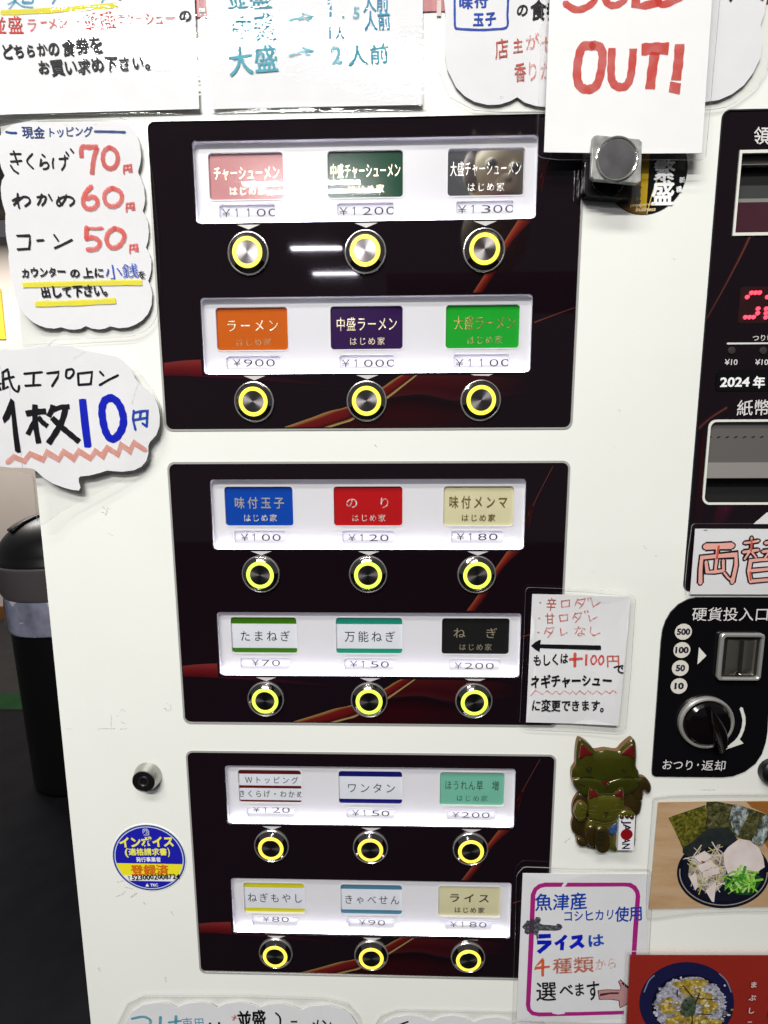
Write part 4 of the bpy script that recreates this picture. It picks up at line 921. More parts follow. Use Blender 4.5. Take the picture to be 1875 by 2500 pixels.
I.text('T', *z([(408, 1702), (440, 1701)]), 9, M_PRINTBLK, 0.0, mono=False); I.text('5230002008724', *z([(455, 1706), (1032, 1690)]), 12.5, BLK, 0.02, 0.06, fit=0.95)
I.text('TKC', *z([(680, 1782), (772, 1780)]), 7, WH, 0.03, mono=False); I.poly(z([(620, 1783), (640, 1745), (665, 1783)]), WH)
I.stroke(z([(592, 1145), (592, 1095), (640, 1093), (660, 1120), (660, 1165), (600, 1165)]), 1.7, mat('sticker_pale', (0.55, 0.60, 0.78), 0.35), False)
I.stroke(z([(612, 1130), (612, 1108), (636, 1108), (642, 1145), (622, 1145)]), 1.5, mat('sticker_pale', (0.55, 0.60, 0.78), 0.35), False); I.done()

# topping price list (cloud)
z = lambda P: Z(P, 0, 250, 3.318)
def bulge(x0, x1, z0, z1, a, tilt=0.0): return lambda x, y: a * (1 - ((x - (x0 + x1) / 2) / ((x1 - x0) / 2)) ** 2) + tilt * (x - x0)
fn4 = lambda x, y: -0.0006 + 0.045 * max(0, -0.058 - x) + 0.0006 * math.sin(y * 40)
pap = z([(2, 330), (10, 290), (60, 225), (110, 190), (170, 172), (280, 160), (400, 162), (470, 172), (532, 186), (580, 170), (640, 160), (710, 165), (778, 180), (830, 158), (880, 150), (950, 155), (1010, 170), (1060, 200), (1095, 240), (1130, 330), (1142, 430), (1132, 500), (1113, 560), (1135, 610), (1160, 680), (1170, 780), (1162, 830), (1148, 872), (1170, 910), (1190, 960), (1198, 1040), (1192, 1110), (1174, 1170), (1195, 1205), (1218, 1270), (1218, 1350), (1208, 1400), (1193, 1440), (1212, 1480), (1228, 1550), (1222, 1640), (1195, 1710), (1150, 1762), (1100, 1795), (1040, 1820), (960, 1828), (888, 1812), (850, 1830), (800, 1838), (740, 1830), (692, 1810), (650, 1832), (600, 1840), (545, 1836), (492, 1820), (440, 1832), (380, 1828), (320, 1808), (270, 1780), (215, 1730), (170, 1670), (140, 1610), (125, 1550), (110, 1490), (90, 1400), (80, 1330), (72, 1260), (75, 1205), (58, 1120), (50, 1050), (48, 960), (50, 900), (30, 830), (20, 780), (15, 700), (25, 640), (48, 600), (22, 540), (6, 470), (-2, 400)])
flm = z([(-60, 160), (60, 110), (300, 95), (900, 100), (1050, 150), (1170, 260), (1235, 600), (1275, 1100), (1290, 1500), (1270, 1740), (1200, 1840), (1080, 1895), (800, 1910), (440, 1925), (390, 1985), (180, 1985), (140, 1900), (60, 1880), (-60, 1860)])
r_, pp = sheet('laminated_notice', 'laminated cloud-shaped topping price list with red 70, 60 and 50', 'notice', pap, rr(flm, 18), 0.0026, fn4, grp='laminated paper notices stuck on the ticket machine')
I = Ink(pp, 0.0026, fn4, name='handwriting')
s_ = 3.318
I.stroke(z([(62, 250), (100, 257), (143, 256)]), 5.5, DBLUE); I.text('現金', *z([(190, 290), (370, 284)]), 27, DBLUE, 0.022, 0.06); I.text('トッピング', *z([(380, 275), (755, 268)]), 23, DBLUE, 0.022, 0.08, fit=1.0); I.stroke(z([(768, 236), (900, 238), (1015, 242)]), 5.5, DBLUE)
def S(P, w_=4.4, c=BLK, **k): I.stroke(z(P), w_, c, **k)
for P in ([(95, 427), (178, 424)], [(98, 488), (183, 478)], [(122, 402), (135, 450), (153, 510)], [(97, 518), (120, 555), (156, 580)], [(268, 420), (225, 480), (272, 538)], [(343, 424), (366, 442)], [(336, 462), (330, 515), (352, 492), (380, 488), (394, 510), (382, 534), (352, 540)],
          [(432, 452), (426, 490), (430, 532)], [(478, 458), (548, 450)], [(524, 430), (524, 500), (498, 545)], [(535, 402), (556, 432)], [(572, 378), (594, 405)]): S(P)
for P in ([(660, 448), (662, 366), (720, 362), (795, 362)], [(790, 362), (765, 430), (752, 500), (742, 582)]): S(P, 11.5, REDL, cap=False)
S([(884, 362), (845, 395), (832, 450), (845, 505), (880, 532), (922, 525), (950, 480), (952, 430), (930, 388), (884, 362)], 11, REDL)
def yen(dx, dy, c=REDL, w_=4.8):
    for P in ([(1005, 508), (1000, 545), (1003, 576)], [(1005, 512), (1060, 505), (1062, 560), (1042, 556)], [(1032, 508), (1032, 538)], [(1005, 544), (1058, 538)]): S([(a_ + dx, b_ + dy) for a_, b_ in P], w_, c, smooth=False)
yen(0, 0); yen(18, 305); yen(44, 640)
for P in ([(150, 742), (148, 800), (160, 858)], [(108, 800), (165, 772), (118, 835)], [(140, 810), (190, 768), (235, 775), (242, 810), (205, 842)], [(300, 768), (365, 760), (362, 800), (338, 832)], [(338, 742), (325, 790), (305, 828)], [(392, 745), (416, 790)], [(470, 762), (478, 800), (498, 825)], [(535, 745), (510, 800), (475, 832), (456, 815), (470, 780), (530, 758), (585, 772), (592, 805), (560, 832)]): S(P)
S([(738, 678), (700, 715), (672, 770), (672, 825), (705, 855), (755, 850), (785, 815), (775, 775), (740, 760), (700, 775)], 11, REDL); S([(905, 688), (855, 720), (840, 770), (860, 818), (905, 838), (955, 820), (982, 775), (970, 720), (905, 688)], 10.5, REDL)
for P in ([(140, 1082), (242, 1078), (242, 1130), (236, 1188)], [(145, 1192), (240, 1184)], [(298, 1118), (350, 1112)], [(432, 1068), (465, 1115)], [(436, 1176), (500, 1145), (576, 1106)]): S(P, smooth=False)
for P in ([(825, 1012), (760, 1016), (700, 1012)],): S(P, 7, REDL)
for P in ([(695, 1005), (690, 1098)], [(690, 1098), (745, 1088), (795, 1115), (798, 1150), (765, 1182), (700, 1186)]): S(P, 11, REDL)
S([(920, 1012), (872, 1050), (855, 1105), (875, 1155), (915, 1172), (965, 1150), (1000, 1090), (985, 1040), (920, 1012)], 11, REDL)
S([(188, 1482), (500, 1468), (900, 1458), (1148, 1456)], 12.5, YEL, cap=False); S([(288, 1634), (600, 1622), (935, 1604)], 13.5, YEL, cap=False)
I.text('カウンター', *z([(180, 1418), (532, 1398)]), 23, BLK, 0.03, 0.08, fit=1.0); I.text('の', *z([(560, 1412), (648, 1410)]), 22, BLK, 0.03); I.text('上に', *z([(662, 1410), (845, 1408)]), 24, BLK, 0.03, 0.06)
I.text('小銭', *z([(850, 1422), (1125, 1405)]), 33, BLUE, 0.0, 0.06); I.text('を', *z([(1115, 1420), (1180, 1418)]), 19, BLK, 0.02)
I.text('出して下さい。', *z([(332, 1575), (925, 1552)]), 26, BLK, 0.035, 0.08, fit=1.0); I.done()

# paper apron notice (speech bubble)
z = lambda P: Z(P, 0, 800, 3.318)
fn5 = lambda x, y: 0.0010 + 0.045 * max(0, -0.050 - x) + 0.06 * max(0, (Z0 - 0.232) - y) + 0.0009 * math.sin(x * 55 + 1) * math.sin(y * 30)
pap = z([(-160, 240), (0, 200), (60, 185), (180, 185), (300, 172), (450, 148), (560, 150), (690, 185), (800, 205), (950, 235), (1010, 275), (1075, 350), (1100, 410), (1135, 455), (1200, 500), (1255, 560), (1290, 640), (1302, 720), (1298, 800), (1272, 870), (1220, 925), (1206, 960), (1207, 1020), (1190, 1080), (1150, 1125), (1090, 1155), (1000, 1166), (930, 1162), (880, 1156), (820, 1175), (740, 1196), (665, 1204), (652, 1218), (655, 1255), (668, 1292), (655, 1316), (600, 1312), (530, 1292), (450, 1262), (370, 1212), (315, 1160), (290, 1142), (230, 1134), (100, 1132), (0, 1115), (-160, 1070)])
flm = z([(-200, 190), (0, 165), (450, 128), (690, 150), (960, 220), (1110, 330), (1260, 520), (1318, 660), (1325, 830), (1300, 930), (1240, 1050), (1120, 1160), (900, 1290), (620, 1430), (560, 1462), (470, 1520), (370, 1600), (330, 1560), (290, 1200), (150, 1160), (0, 1160), (-200, 1110)])
r_, pp = sheet('laminated_notice', 'laminated speech-bubble notice for paper aprons with a big blue 10', 'notice', pap, rr(flm, 10), 0.0032, fn5, grp='laminated paper notices stuck on the ticket machine')
I = Ink(pp, 0.0032, fn5, name='handwriting')
def S(P, w_=5.5, c=BLK, **k): I.stroke(z(P), w_, c, **k)
for P in ([(-10, 370), (30, 400), (5, 430)], [(30, 430), (-20, 470), (50, 460)], [(10, 460), (10, 515)], [(-25, 490), (-35, 515)], [(35, 480), (48, 512)], [(105, 345), (60, 375)], [(65, 375), (72, 510), (105, 485)], [(75, 425), (150, 405)], [(108, 360), (118, 430), (145, 500), (180, 522), (190, 475)],
          [(228, 380), (362, 365)], [(300, 375), (297, 470)], [(236, 476), (352, 468)], [(400, 374), (490, 362), (478, 410), (438, 478)], [(548, 345), (592, 338), (602, 372), (572, 410), (545, 398), (548, 345)], [(636, 372), (642, 466)], [(636, 372), (748, 360), (738, 456), (645, 464)], [(812, 356), (842, 388)], [(810, 466), (880, 425), (962, 386)]): S(P, smooth=len(P) > 4)
I.poly(z([(125, 575), (90, 665), (58, 735), (72, 778), (112, 742), (128, 700), (140, 880), (152, 1000), (172, 1015), (198, 1008), (172, 800), (152, 600), (140, 588)]), BLK)
for P, w_ in (([(240, 700), (320, 685), (395, 680)], 14), ([(310, 625), (312, 780), (338, 938)], 13), ([(322, 725), (290, 790), (252, 868)], 11), ([(332, 725), (370, 770), (408, 800)], 12), ([(448, 628), (438, 670), (412, 722)], 12), ([(440, 672), (510, 645), (575, 640)], 11), ([(545, 650), (520, 750), (470, 850), (412, 940)], 13.5), ([(440, 730), (520, 810), (590, 870), (655, 925)], 14)): S(P, w_, cap=False)
I.poly(z([(645, 582), (672, 576), (702, 578), (728, 780), (752, 960), (735, 972), (695, 968), (668, 790)]), ROYAL)
S([(905, 568), (855, 590), (832, 660), (842, 760), (868, 850), (905, 898), (950, 888), (995, 820), (1008, 740), (985, 650), (945, 590), (890, 562)], 18, ROYAL)
for P in ([(1092, 672), (1084, 740), (1105, 828)], [(1095, 690), (1150, 678), (1202, 674), (1200, 740), (1196, 800)], [(1196, 800), (1162, 775)], [(1148, 685), (1142, 735)], [(1094, 748), (1198, 730)]): S(P, 6, BLUE, smooth=False)
S([(92, 1090), (145, 1045), (225, 1080), (268, 1020), (372, 1068), (400, 1008), (495, 1066), (530, 1002), (615, 1060), (650, 998), (745, 1058), (785, 998), (842, 1040), (878, 972), (965, 1025), (990, 948), (1062, 1000), (1092, 932), (1185, 990)], 12.5, PINK, smooth=False)
CR = ink('paper_crease', (0.35, 0.34, 0.36), 0.35, 0.6, 0.6, 300)
S([(1128, 455), (1100, 540), (1078, 620)], 1.4, CR); S([(200, 950), (200, 1030), (210, 1130)], 1.2, CR); S([(0, 250), (50, 330), (70, 420)], 1.6, CR); S([(125, 420), (120, 560)], 1.4, CR); S([(690, 195), (600, 250)], 1.3, CR)
I.done()

# sauce choice card
z = lambda P: Z(P, 1270, 1420, 5.53)
fn6 = lambda x, y: 0.0016 + 0.06 * max(0, x - 0.292) + 0.0005 * math.sin(y * 60)
r_, pp = sheet('laminated_notice', 'laminated sauce-choice card with a black arrow, at the right end of the middle button panel', 'notice',
    z([(155, 160), (800, 172), (1465, 188), (1385, 1050), (1300, 1912), (680, 1896), (70, 1880)]), rr(z([(66, 66), (800, 92), (1440, 125), (1530, 200), (1470, 1100), (1395, 1960), (1320, 2002), (800, 1995), (60, 1960), (-15, 1900), (45, 700)]), 12), 0.0012, fn6, grp='laminated paper notices stuck on the ticket machine')
I = Ink(pp, 0.0012, fn6, name='handwriting')
def S(P, w_=3.4, c=REDF, **k): I.stroke(z(P), w_, c, **k)
for c_ in ((262, 275), (250, 488), (238, 678)): S([(c_[0] - 4, c_[1]), (c_[0] + 6, c_[1])], 5)
I.text('辛', *z([(332, 372), (482, 372)]), 32, REDF, 0.012, 0.04); I.text('甘', *z([(322, 552), (462, 548)]), 26, REDF, 0.012, 0.04); I.text('な', *z([(705, 722), (885, 715)]), 25, REDF, 0.012, 0.02)
for P in ([(548, 250), (552, 342)], [(545, 252), (655, 240), (650, 325)], [(552, 335), (655, 322)], [(765, 222), (728, 315)], [(758, 240), (868, 222), (840, 290), (790, 350)], [(765, 268), (822, 302)], [(900, 212), (912, 245)], [(935, 205), (948, 238)], [(952, 252), (975, 332), (1068, 266)],
          [(520, 445), (535, 525)], [(520, 445), (632, 436), (625, 510)], [(535, 522), (630, 512)], [(735, 412), (700, 490)], [(732, 425), (818, 408), (790, 480), (735, 542)], [(728, 462), (782, 495)], [(858, 385), (866, 412)], [(893, 378), (906, 405)], [(912, 440), (932, 518), (1022, 466)],
          [(350, 606), (320, 690)], [(350, 622), (450, 608), (420, 670), (362, 742)], [(345, 650), (398, 682)], [(535, 620), (545, 716), (622, 676)], [(942, 602), (938, 680), (975, 716), (1062, 680)]): S(P, smooth=False)
I.poly(z([(135, 855), (185, 810), (245, 775), (270, 772), (262, 832), (600, 838), (1065, 845), (1076, 860), (1074, 905), (600, 895), (258, 884), (250, 936), (190, 900)]), BLK)
I.text('もしくは', *z([(165, 1108), (640, 1080)]), 25, BLK, 0.03, 0.06); S([(655, 1032), (822, 1022)], 7, RED); S([(727, 955), (722, 1125)], 7.5, RED)
S([(880, 972), (872, 1105)], 5.5, RED); S([(970, 985), (940, 1040), (965, 1098), (1010, 1050), (995, 985), (965, 985)], 4.3, RED); S([(1068, 985), (1040, 1040), (1062, 1098), (1105, 1050), (1092, 985), (1062, 985)], 4.3, RED)
I.text('円', *z([(1135, 1112), (1320, 1105)]), 27, REDF, 0.02, 0.03); I.text('で', *z([(1238, 1222), (1392, 1195)]), 23, BLK, 0.03, 0.03)
I.text('ネギチャーシュー', *z([(125, 1395), (1215, 1372)]), 28, BLK, 0.038, 0.07, fit=1.0)
S([(125, 1515), (190, 1440), (285, 1495), (345, 1445), (420, 1495), (465, 1445), (515, 1495), (580, 1440), (650, 1490), (690, 1450), (735, 1495), (780, 1445), (850, 1495), (895, 1445), (955, 1490), (1010, 1445), (1075, 1490), (1130, 1445), (1180, 1475), (1225, 1430), (1265, 1465)], 2.3, REDF, smooth=False)
I.text('に変更できます。', *z([(135, 1705), (1185, 1712)]), 26, BLK, 0.024, 0.07); I.done()

# change card
z = lambda P: Z(P, 1670, 1260, 8.093)
r_, pp = sheet('laminated_notice', 'laminated card with two outlined pink characters, above the coin panel', 'notice', z([(222, 250), (1900, 256), (1900, 1548), (120, 1545)]), rr(z([(160, 150), (1950, 150), (1950, 1600), (40, 1590), (15, 1400), (80, 700)]), 8), 0.0018, None, grp='laminated paper notices stuck on the ticket machine')
I = Ink(pp, 0.0018, None, name='handwriting')
OUT = mat('outline_marker', (0.012, 0.002, 0.010), 0.5); FIL = ink('pink_fill', (0.84, 0.42, 0.36), 1.0, 0.5); FILR = ink('red_overlap', (0.68, 0.11, 0.06), 0.75, 0.5, 0.2, 300)
ST = [([(420, 602), (660, 595), (945, 585)], 200, 128), ([(655, 600), (640, 860)], 128, 52), ([(318, 1325), (322, 1050), (345, 820), (640, 790), (1020, 760), (1025, 960), (985, 1150), (945, 1310)], 140, 74), ([(790, 1120), (880, 1230), (960, 1270)], 110, 44),
      ([(430, 900), (455, 1105), (600, 1100), (770, 1075)], 118, 62), ([(640, 850), (615, 1060)], 110, 52), ([(770, 870), (775, 1080)], 118, 52),
      ([(1190, 530), (1330, 515), (1470, 485)], 118, 46), ([(1165, 710), (1460, 668)], 128, 56), ([(1330, 420), (1325, 620), (1290, 700), (1190, 850)], 112, 38), ([(1330, 700), (1420, 820)], 100, 34),
      ([(1600, 530), (1800, 500)], 128, 60), ([(1550, 700), (1850, 660)], 128, 60), ([(1740, 420), (1720, 640), (1590, 830)], 112, 40),
      ([(1315, 1300), (1275, 1080), (1310, 880), (1500, 860), (1760, 850), (1770, 1290)], 125, 68), ([(1330, 1075), (1760, 1035)], 120, 64), ([(1310, 1285), (1760, 1245)], 120, 64)]
for P, w0, w1 in ST: I.stroke(z(P), w0 / 8.093, OUT, smooth=False)
for P, w0, w1 in ST: I.stroke(z(P), w1 / 8.093, FIL, smooth=False)
I.stroke(z([(680, 590), (640, 840)]), 5.5, FILR); I.stroke(z([(1330, 470), (1320, 690)]), 5, FILR); I.stroke(z([(1300, 1100), (1310, 1260)]), 5, FILR); I.stroke(z([(385, 272), (455, 278)]), 1.2, BLK); I.done()

# rice card
z = lambda P: Z(P, 1260, 2110, 4.608)
fn7 = lambda x, y: 0.0006 + 0.0009 * math.sin((x - 0.23) * 40)
r_, pp = sheet('laminated_notice', 'laminated rice notice with a magenta frame beside the lowest button panel', 'notice', z([(70, 85), (800, 98), (1500, 112), (1475, 900), (1440, 1795), (700, 1765), (0, 1738)]), rr(z([(75, 20), (110, 12), (800, 40), (1510, 62), (1545, 200), (1500, 1000), (1460, 1850), (700, 1830), (-50, 1790), (-20, 900), (0, 100)]), 10), 0.0012, fn7, grp='laminated paper notices stuck on the ticket machine')
I = Ink(pp, 0.0012, fn7, name='handwriting')
MAG = ink('magenta_marker', (0.42, 0.015, 0.22), 0.97, 0.5, 0.06, 100)
I.stroke(z([(1322, 1080), (1345, 720), (1372, 360), (1362, 310), (1330, 262), (1280, 232), (1220, 226), (760, 214), (320, 208), (260, 222), (210, 260), (184, 320), (160, 900), (128, 1560), (140, 1612), (180, 1650), (250, 1662), (700, 1664), (1215, 1668)]), 11.3, MAG, cap=False, smooth=False)
I.text('魚津産', *z([(205, 485), (795, 462)]), 38, BLUE, 0.018, 0.06); I.text('コシヒカリ', *z([(515, 608), (1110, 612)]), 26, BLUE, 0.018, 0.06, fit=1.0); I.text('使用', *z([(1110, 622), (1425, 618)]), 33, BLUE, 0.018, 0.05)
GB = ink('grey_blot', (0.045, 0.050, 0.062), 0.97, 0.4, 0.35, 500)
I.poly(z([(60, 682), (95, 640), (118, 605), (150, 612), (158, 585), (200, 598), (215, 565), (262, 572), (272, 600), (255, 635), (290, 652), (440, 662), (455, 640), (498, 652), (515, 680), (490, 712), (430, 722), (250, 718), (240, 760), (245, 800), (228, 832), (218, 775), (190, 762), (160, 748), (120, 765), (85, 745), (92, 715)]), GB)
def S(P, w_, c, **k): I.stroke(z(P), w_, c, **k)
for P, w_ in (([(245, 785), (382, 778)], 12), ([(228, 852), (390, 850)], 11), ([(372, 852), (320, 900), (242, 965)], 11), ([(555, 775), (500, 830), (430, 872)], 9), ([(512, 845), (505, 940)], 9.5), ([(615, 805), (740, 790)], 10), ([(725, 800), (670, 870), (600, 915)], 10), ([(680, 850), (750, 912)], 10)): S(P, w_, ROYAL, cap=False)
I.text('は', *z([(795, 905), (990, 888)]), 29, BLUE, 0.03, 0.03)
OR = ink('orange_marker', (0.60, 0.09, 0.02), 0.85, 0.5, 0.2, 250); VF = ink('faded_red_marker', (0.55, 0.16, 0.10), 0.62, 0.5, 0.85, 330)
S([(292, 1035), (245, 1090), (200, 1142), (365, 1122)], 6, OR, smooth=False); S([(292, 1045), (290, 1232)], 7, OR, cap=False)
I.text('種類', *z([(395, 1190), (870, 1180)]), 37, VF, 0.025, 0.04); I.text('から', *z([(880, 1165), (1140, 1155)]), 26, VF, 0.02, 0.04)
I.text('選', *z([(210, 1492), (452, 1485)]), 45, BLK, 0.01, 0.02); I.text('べ', *z([(478, 1450), (640, 1440)]), 29, BLK, 0.02, 0.03); I.text('ま', *z([(640, 1450), (775, 1440)]), 31, BLK, 0.018, 0.03); I.text('す', *z([(785, 1505), (950, 1490)]), 47, BLK, 0.012, 0.03)
PK = mat('dusky_pink_print', (0.42, 0.22, 0.22), 0.5); DK = mat('dark_sketch', (0.05, 0.01, 0.02), 0.5)
arr = [(915, 1405), (1010, 1398), (1165, 1408), (1178, 1380), (1150, 1310), (1168, 1290), (1260, 1375), (1300, 1450), (1260, 1560), (1165, 1608), (1160, 1580), (1155, 1525), (1060, 1508), (930, 1505)]
I.poly(z(arr), PK); I.stroke(z(arr + arr[:1]), 1.8, DK, smooth=False); I.poly(z([(940, 1440), (1060, 1430), (1155, 1432), (1150, 1452), (1050, 1450), (935, 1470)]), DK); I.stroke(z([(1190, 1330), (1255, 1385)]), 4, DK); I.done()

# ------------------------------------------------------------------ food photographs
def photo_mat(name, cols, scale, rough=0.3, stretch=(1, 1, 1), detail=6):
    m = bpy.data.materials.new(name); m.use_nodes = True; nt = m.node_tree; b = nt.nodes['Principled BSDF']; b.inputs['Roughness'].default_value = rough
    tc = nt.nodes.new('ShaderNodeTexCoord'); mp = nt.nodes.new('ShaderNodeMapping'); mp.inputs['Scale'].default_value = stretch
    n = nt.nodes.new('ShaderNodeTexNoise'); n.inputs['Scale'].default_value = scale; n.inputs['Detail'].default_value = detail; n.inputs['Roughness'].default_value = 0.7
    r = nt.nodes.new('ShaderNodeValToRGB'); e = r.color_ramp.elements
    e[0].position, e[0].color = cols[0][0], (*cols[0][1], 1); e[1].position, e[1].color = cols[-1][0], (*cols[-1][1], 1)
    for p, c in cols[1:-1]: q = e.new(p); q.color = (*c, 1)
    nt.links.new(tc.outputs['Object'], mp.inputs[0]); nt.links.new(mp.outputs[0], n.inputs['Vector']); nt.links.new(n.outputs['Fac'], r.inputs[0]); nt.links.new(r.outputs[0], b.inputs['Base Color']); return m
WOODP = photo_mat('photo_wood', [(0.3, (0.44, 0.26, 0.14)), (0.5, (0.55, 0.36, 0.20)), (0.7, (0.60, 0.43, 0.28))], 14, stretch=(1, 1, 5))
NORI = photo_mat('photo_nori', [(0.36, (0.02, 0.022, 0.010)), (0.48, (0.085, 0.085, 0.012)), (0.58, (0.17, 0.155, 0.015)), (0.70, (0.30, 0.28, 0.05))], 420)
NORI2 = photo_mat('photo_dark_nori', [(0.36, (0.014, 0.016, 0.010)), (0.50, (0.065, 0.066, 0.022)), (0.62, (0.15, 0.14, 0.05)), (0.74, (0.33, 0.35, 0.33))], 380)
NORI3 = photo_mat('photo_shiny_nori', [(0.38, (0.03, 0.035, 0.03)), (0.48, (0.14, 0.16, 0.15)), (0.56, (0.36, 0.41, 0.41)), (0.68, (0.62, 0.68, 0.68))], 300, stretch=(1.4, 1, 0.8))
MEAT = photo_mat('photo_pork', [(0.3, (0.56, 0.46, 0.44)), (0.5, (0.66, 0.57, 0.55)), (0.7, (0.72, 0.65, 0.63))], 60)
GREEN = photo_mat('photo_greens', [(0.3, (0.03, 0.16, 0.015)), (0.5, (0.16, 0.42, 0.03)), (0.7, (0.36, 0.58, 0.10))], 200)
BOWL = mat('photo_bowl_black', (0.006, 0.006, 0.016), 0.3)
z = lambda P: Z(P, 1560, 1920, 5.267)
r_, pp = sheet('food_photo', 'laminated photo of a ramen bowl with seaweed sheets on a wooden table', 'photo', z([(250, 205), (1000, 192), (1900, 186), (1900, 1545), (1000, 1560), (130, 1578)]), rr(z([(180, 150), (420, 115), (1000, 105), (1950, 100), (1950, 1610), (1200, 1615), (700, 1640), (230, 1705), (90, 1710), (95, 1300)]), 8), 0.0014, None, pm=WOODP, grp='laminated food photos on the ticket machine')
I = Ink(pp, 0.0014, None, 0.0001, 'picture')
I.poly(z([(1380, 195), (1900, 186), (1900, 900), (1700, 880), (1560, 620), (1640, 350), (1450, 270)]), photo_mat('photo_red_wood', [(0.3, (0.26, 0.09, 0.02)), (0.7, (0.42, 0.17, 0.04))], 20, stretch=(1, 1, 4)))
el = lambda cx, cy, rx_, ry_, n=60: [(cx + rx_ * math.cos(2 * math.pi * i / n), cy + ry_ * math.sin(2 * math.pi * i / n)) for i in range(n)]
I.poly(z(el(1085, 1110, 598, 455)), BOWL)
I.stroke(z([(c_[0], c_[1]) for c_ in el(1085, 1105, 562, 420)[0:32]]), 2.6, mat('photo_rim', (0.35, 0.33, 0.30), 0.3))
I.poly(z(el(1085, 1090, 525, 385)), mat('photo_bowl_inside', (0.008, 0.009, 0.022), 0.3))
I.poly(z([(378, 405), (440, 375), (850, 238), (880, 420), (900, 700), (560, 790), (470, 590)]), NORI)
I.poly(z([(860, 245), (870, 195), (1000, 192), (1210, 232), (1200, 480), (1100, 640), (900, 700), (840, 560), (870, 380)]), NORI2)
I.poly(z([(1180, 232), (1250, 228), (1440, 290), (1630, 352), (1700, 400), (1700, 640), (1570, 770), (1430, 720), (1280, 660), (1150, 560)]), NORI2)
I.poly(z([(1200, 235), (1260, 232), (1390, 290), (1420, 330), (1330, 500), (1270, 640), (1210, 560), (1160, 420)]), NORI3); I.poly(z([(1600, 370), (1660, 360), (1720, 420), (1640, 640), (1570, 780), (1440, 700), (1500, 600)]), NORI3)
I.poly(z([(560, 790), (700, 700), (820, 585), (900, 540), (1150, 520), (1260, 660), (1180, 760), (900, 770), (640, 910), (560, 850)]), mat('photo_shadow_nori', (0.022, 0.028, 0.028), 0.4, noise=0.3, nscale=200))
random.seed(3)
WHT = mat('photo_leek', (0.66, 0.63, 0.55), 0.4); WH2 = mat('photo_leek_pink', (0.56, 0.45, 0.42), 0.4); YL = mat('photo_sprout', (0.52, 0.50, 0.14), 0.4)
I.poly(z([(690, 900), (830, 830), (930, 870), (1100, 860), (1120, 1150), (1060, 1280), (960, 1380), (880, 1370), (720, 1260), (630, 1150), (650, 980)]), photo_mat('photo_leek_heap', [(0.36, (0.08, 0.07, 0.04)), (0.5, (0.40, 0.33, 0.26)), (0.62, (0.62, 0.56, 0.50))], 260))
for i in range(62):
    cx_, cy_ = random.uniform(660, 1090), random.uniform(790, 1330); a_ = random.uniform(-0.5, 2.2); L = random.uniform(50, 130)
    if ((cx_ - 880) / 250) ** 2 + ((cy_ - 1060) / 300) ** 2 > 1: continue
    dx, dy = math.cos(a_) * L, math.sin(a_) * L; I.stroke(z([(cx_ - dx, cy_ - dy), (cx_ + random.uniform(-15, 15), cy_ + random.uniform(-15, 15)), (cx_ + dx, cy_ + dy)]), random.uniform(1.4, 3.2), random.choice([WHT, WHT, WH2, WH2, YL]))
for P in ([(700, 905), (840, 820), (930, 900), (800, 980)], [(750, 1010), (930, 940), (960, 1020), (790, 1100)], [(810, 1090), (1020, 1030), (1030, 1110), (820, 1170)], [(640, 1160), (720, 1100), (760, 1270), (720, 1330)], [(850, 1330), (990, 1200), (960, 1480), (930, 1470)]): I.poly(z(P), MEAT)
I.poly(z([(790, 945), (850, 960), (810, 985)]), mat('photo_red_bit', (0.25, 0.03, 0.03), 0.4))
I.poly(z([(1080, 850), (1130, 780), (1280, 665), (1420, 690), (1540, 790), (1590, 900), (1610, 1030), (1560, 1060), (1510, 1105), (1340, 1090), (1150, 1150), (1090, 1000)]), MEAT)
I.poly(z([(1120, 1180), (1250, 1110), (1400, 1095), (1560, 1150), (1560, 1230), (1440, 1390), (1250, 1380), (1090, 1280)]), mat('photo_green_dark', (0.012, 0.06, 0.02), 0.4, noise=0.5, nscale=300))
for i in range(70):
    cx_, cy_ = random.gauss(1320, 120), random.gauss(1220, 80)
    if ((cx_ - 1320) / 235) ** 2 + ((cy_ - 1220) / 165) ** 2 > 1: continue
    a_ = random.uniform(-0.9, 1.9); L = random.uniform(35, 90); dx, dy = math.cos(a_) * L, math.sin(a_) * L
    I.stroke(z([(cx_ - dx, cy_ - dy), (cx_ + dx, cy_ + dy)]), random.uniform(3, 7), random.choice([GREEN, mat('photo_green_a', (0.20, 0.50, 0.04), 0.4), mat('photo_green_b', (0.05, 0.25, 0.03), 0.4), mat('photo_green_c', (0.38, 0.60, 0.16), 0.4)]), cap=False)
I.done()
z = lambda P: Z(P, 1500, 2250, 4.424)
r_, pp = sheet('food_photo', 'laminated red-background photo of a navy rice bowl, bottom right corner', 'photo', z([(172, 362), (1900, 366), (1900, 1500), (110, 1500)]), rr(z([(130, 320), (1950, 322), (1950, 1560), (60, 1560)]), 6), 0.0042, None, pm=mat('photo_red', (0.30, 0.022, 0.014), 0.35, noise=0.12, nscale=12), grp='laminated food photos on the ticket machine')
I = Ink(pp, 0.0042, None, 0.0001, 'picture')
NV = mat('photo_navy_bowl', (0.010, 0.010, 0.055), 0.25)
I.poly(z(el(780, 880, 512, 445)), NV); I.poly(z(el(800, 900, 400, 330)), mat('photo_navy_inside', (0.005, 0.004, 0.018), 0.3))
I.stroke(z([(320, 760), (370, 640), (430, 580)]), 3, ink('rim_sheen', (0.30, 0.34, 0.45), 0.7)); I.stroke(z([(1130, 560), (1210, 640), (1260, 760)]), 2.5, ink('rim_sheen', (0.30, 0.34, 0.45), 0.7))
RICE = photo_mat('photo_rice', [(0.34, (0.10, 0.10, 0.13)), (0.5, (0.36, 0.36, 0.42)), (0.64, (0.62, 0.62, 0.70))], 330)
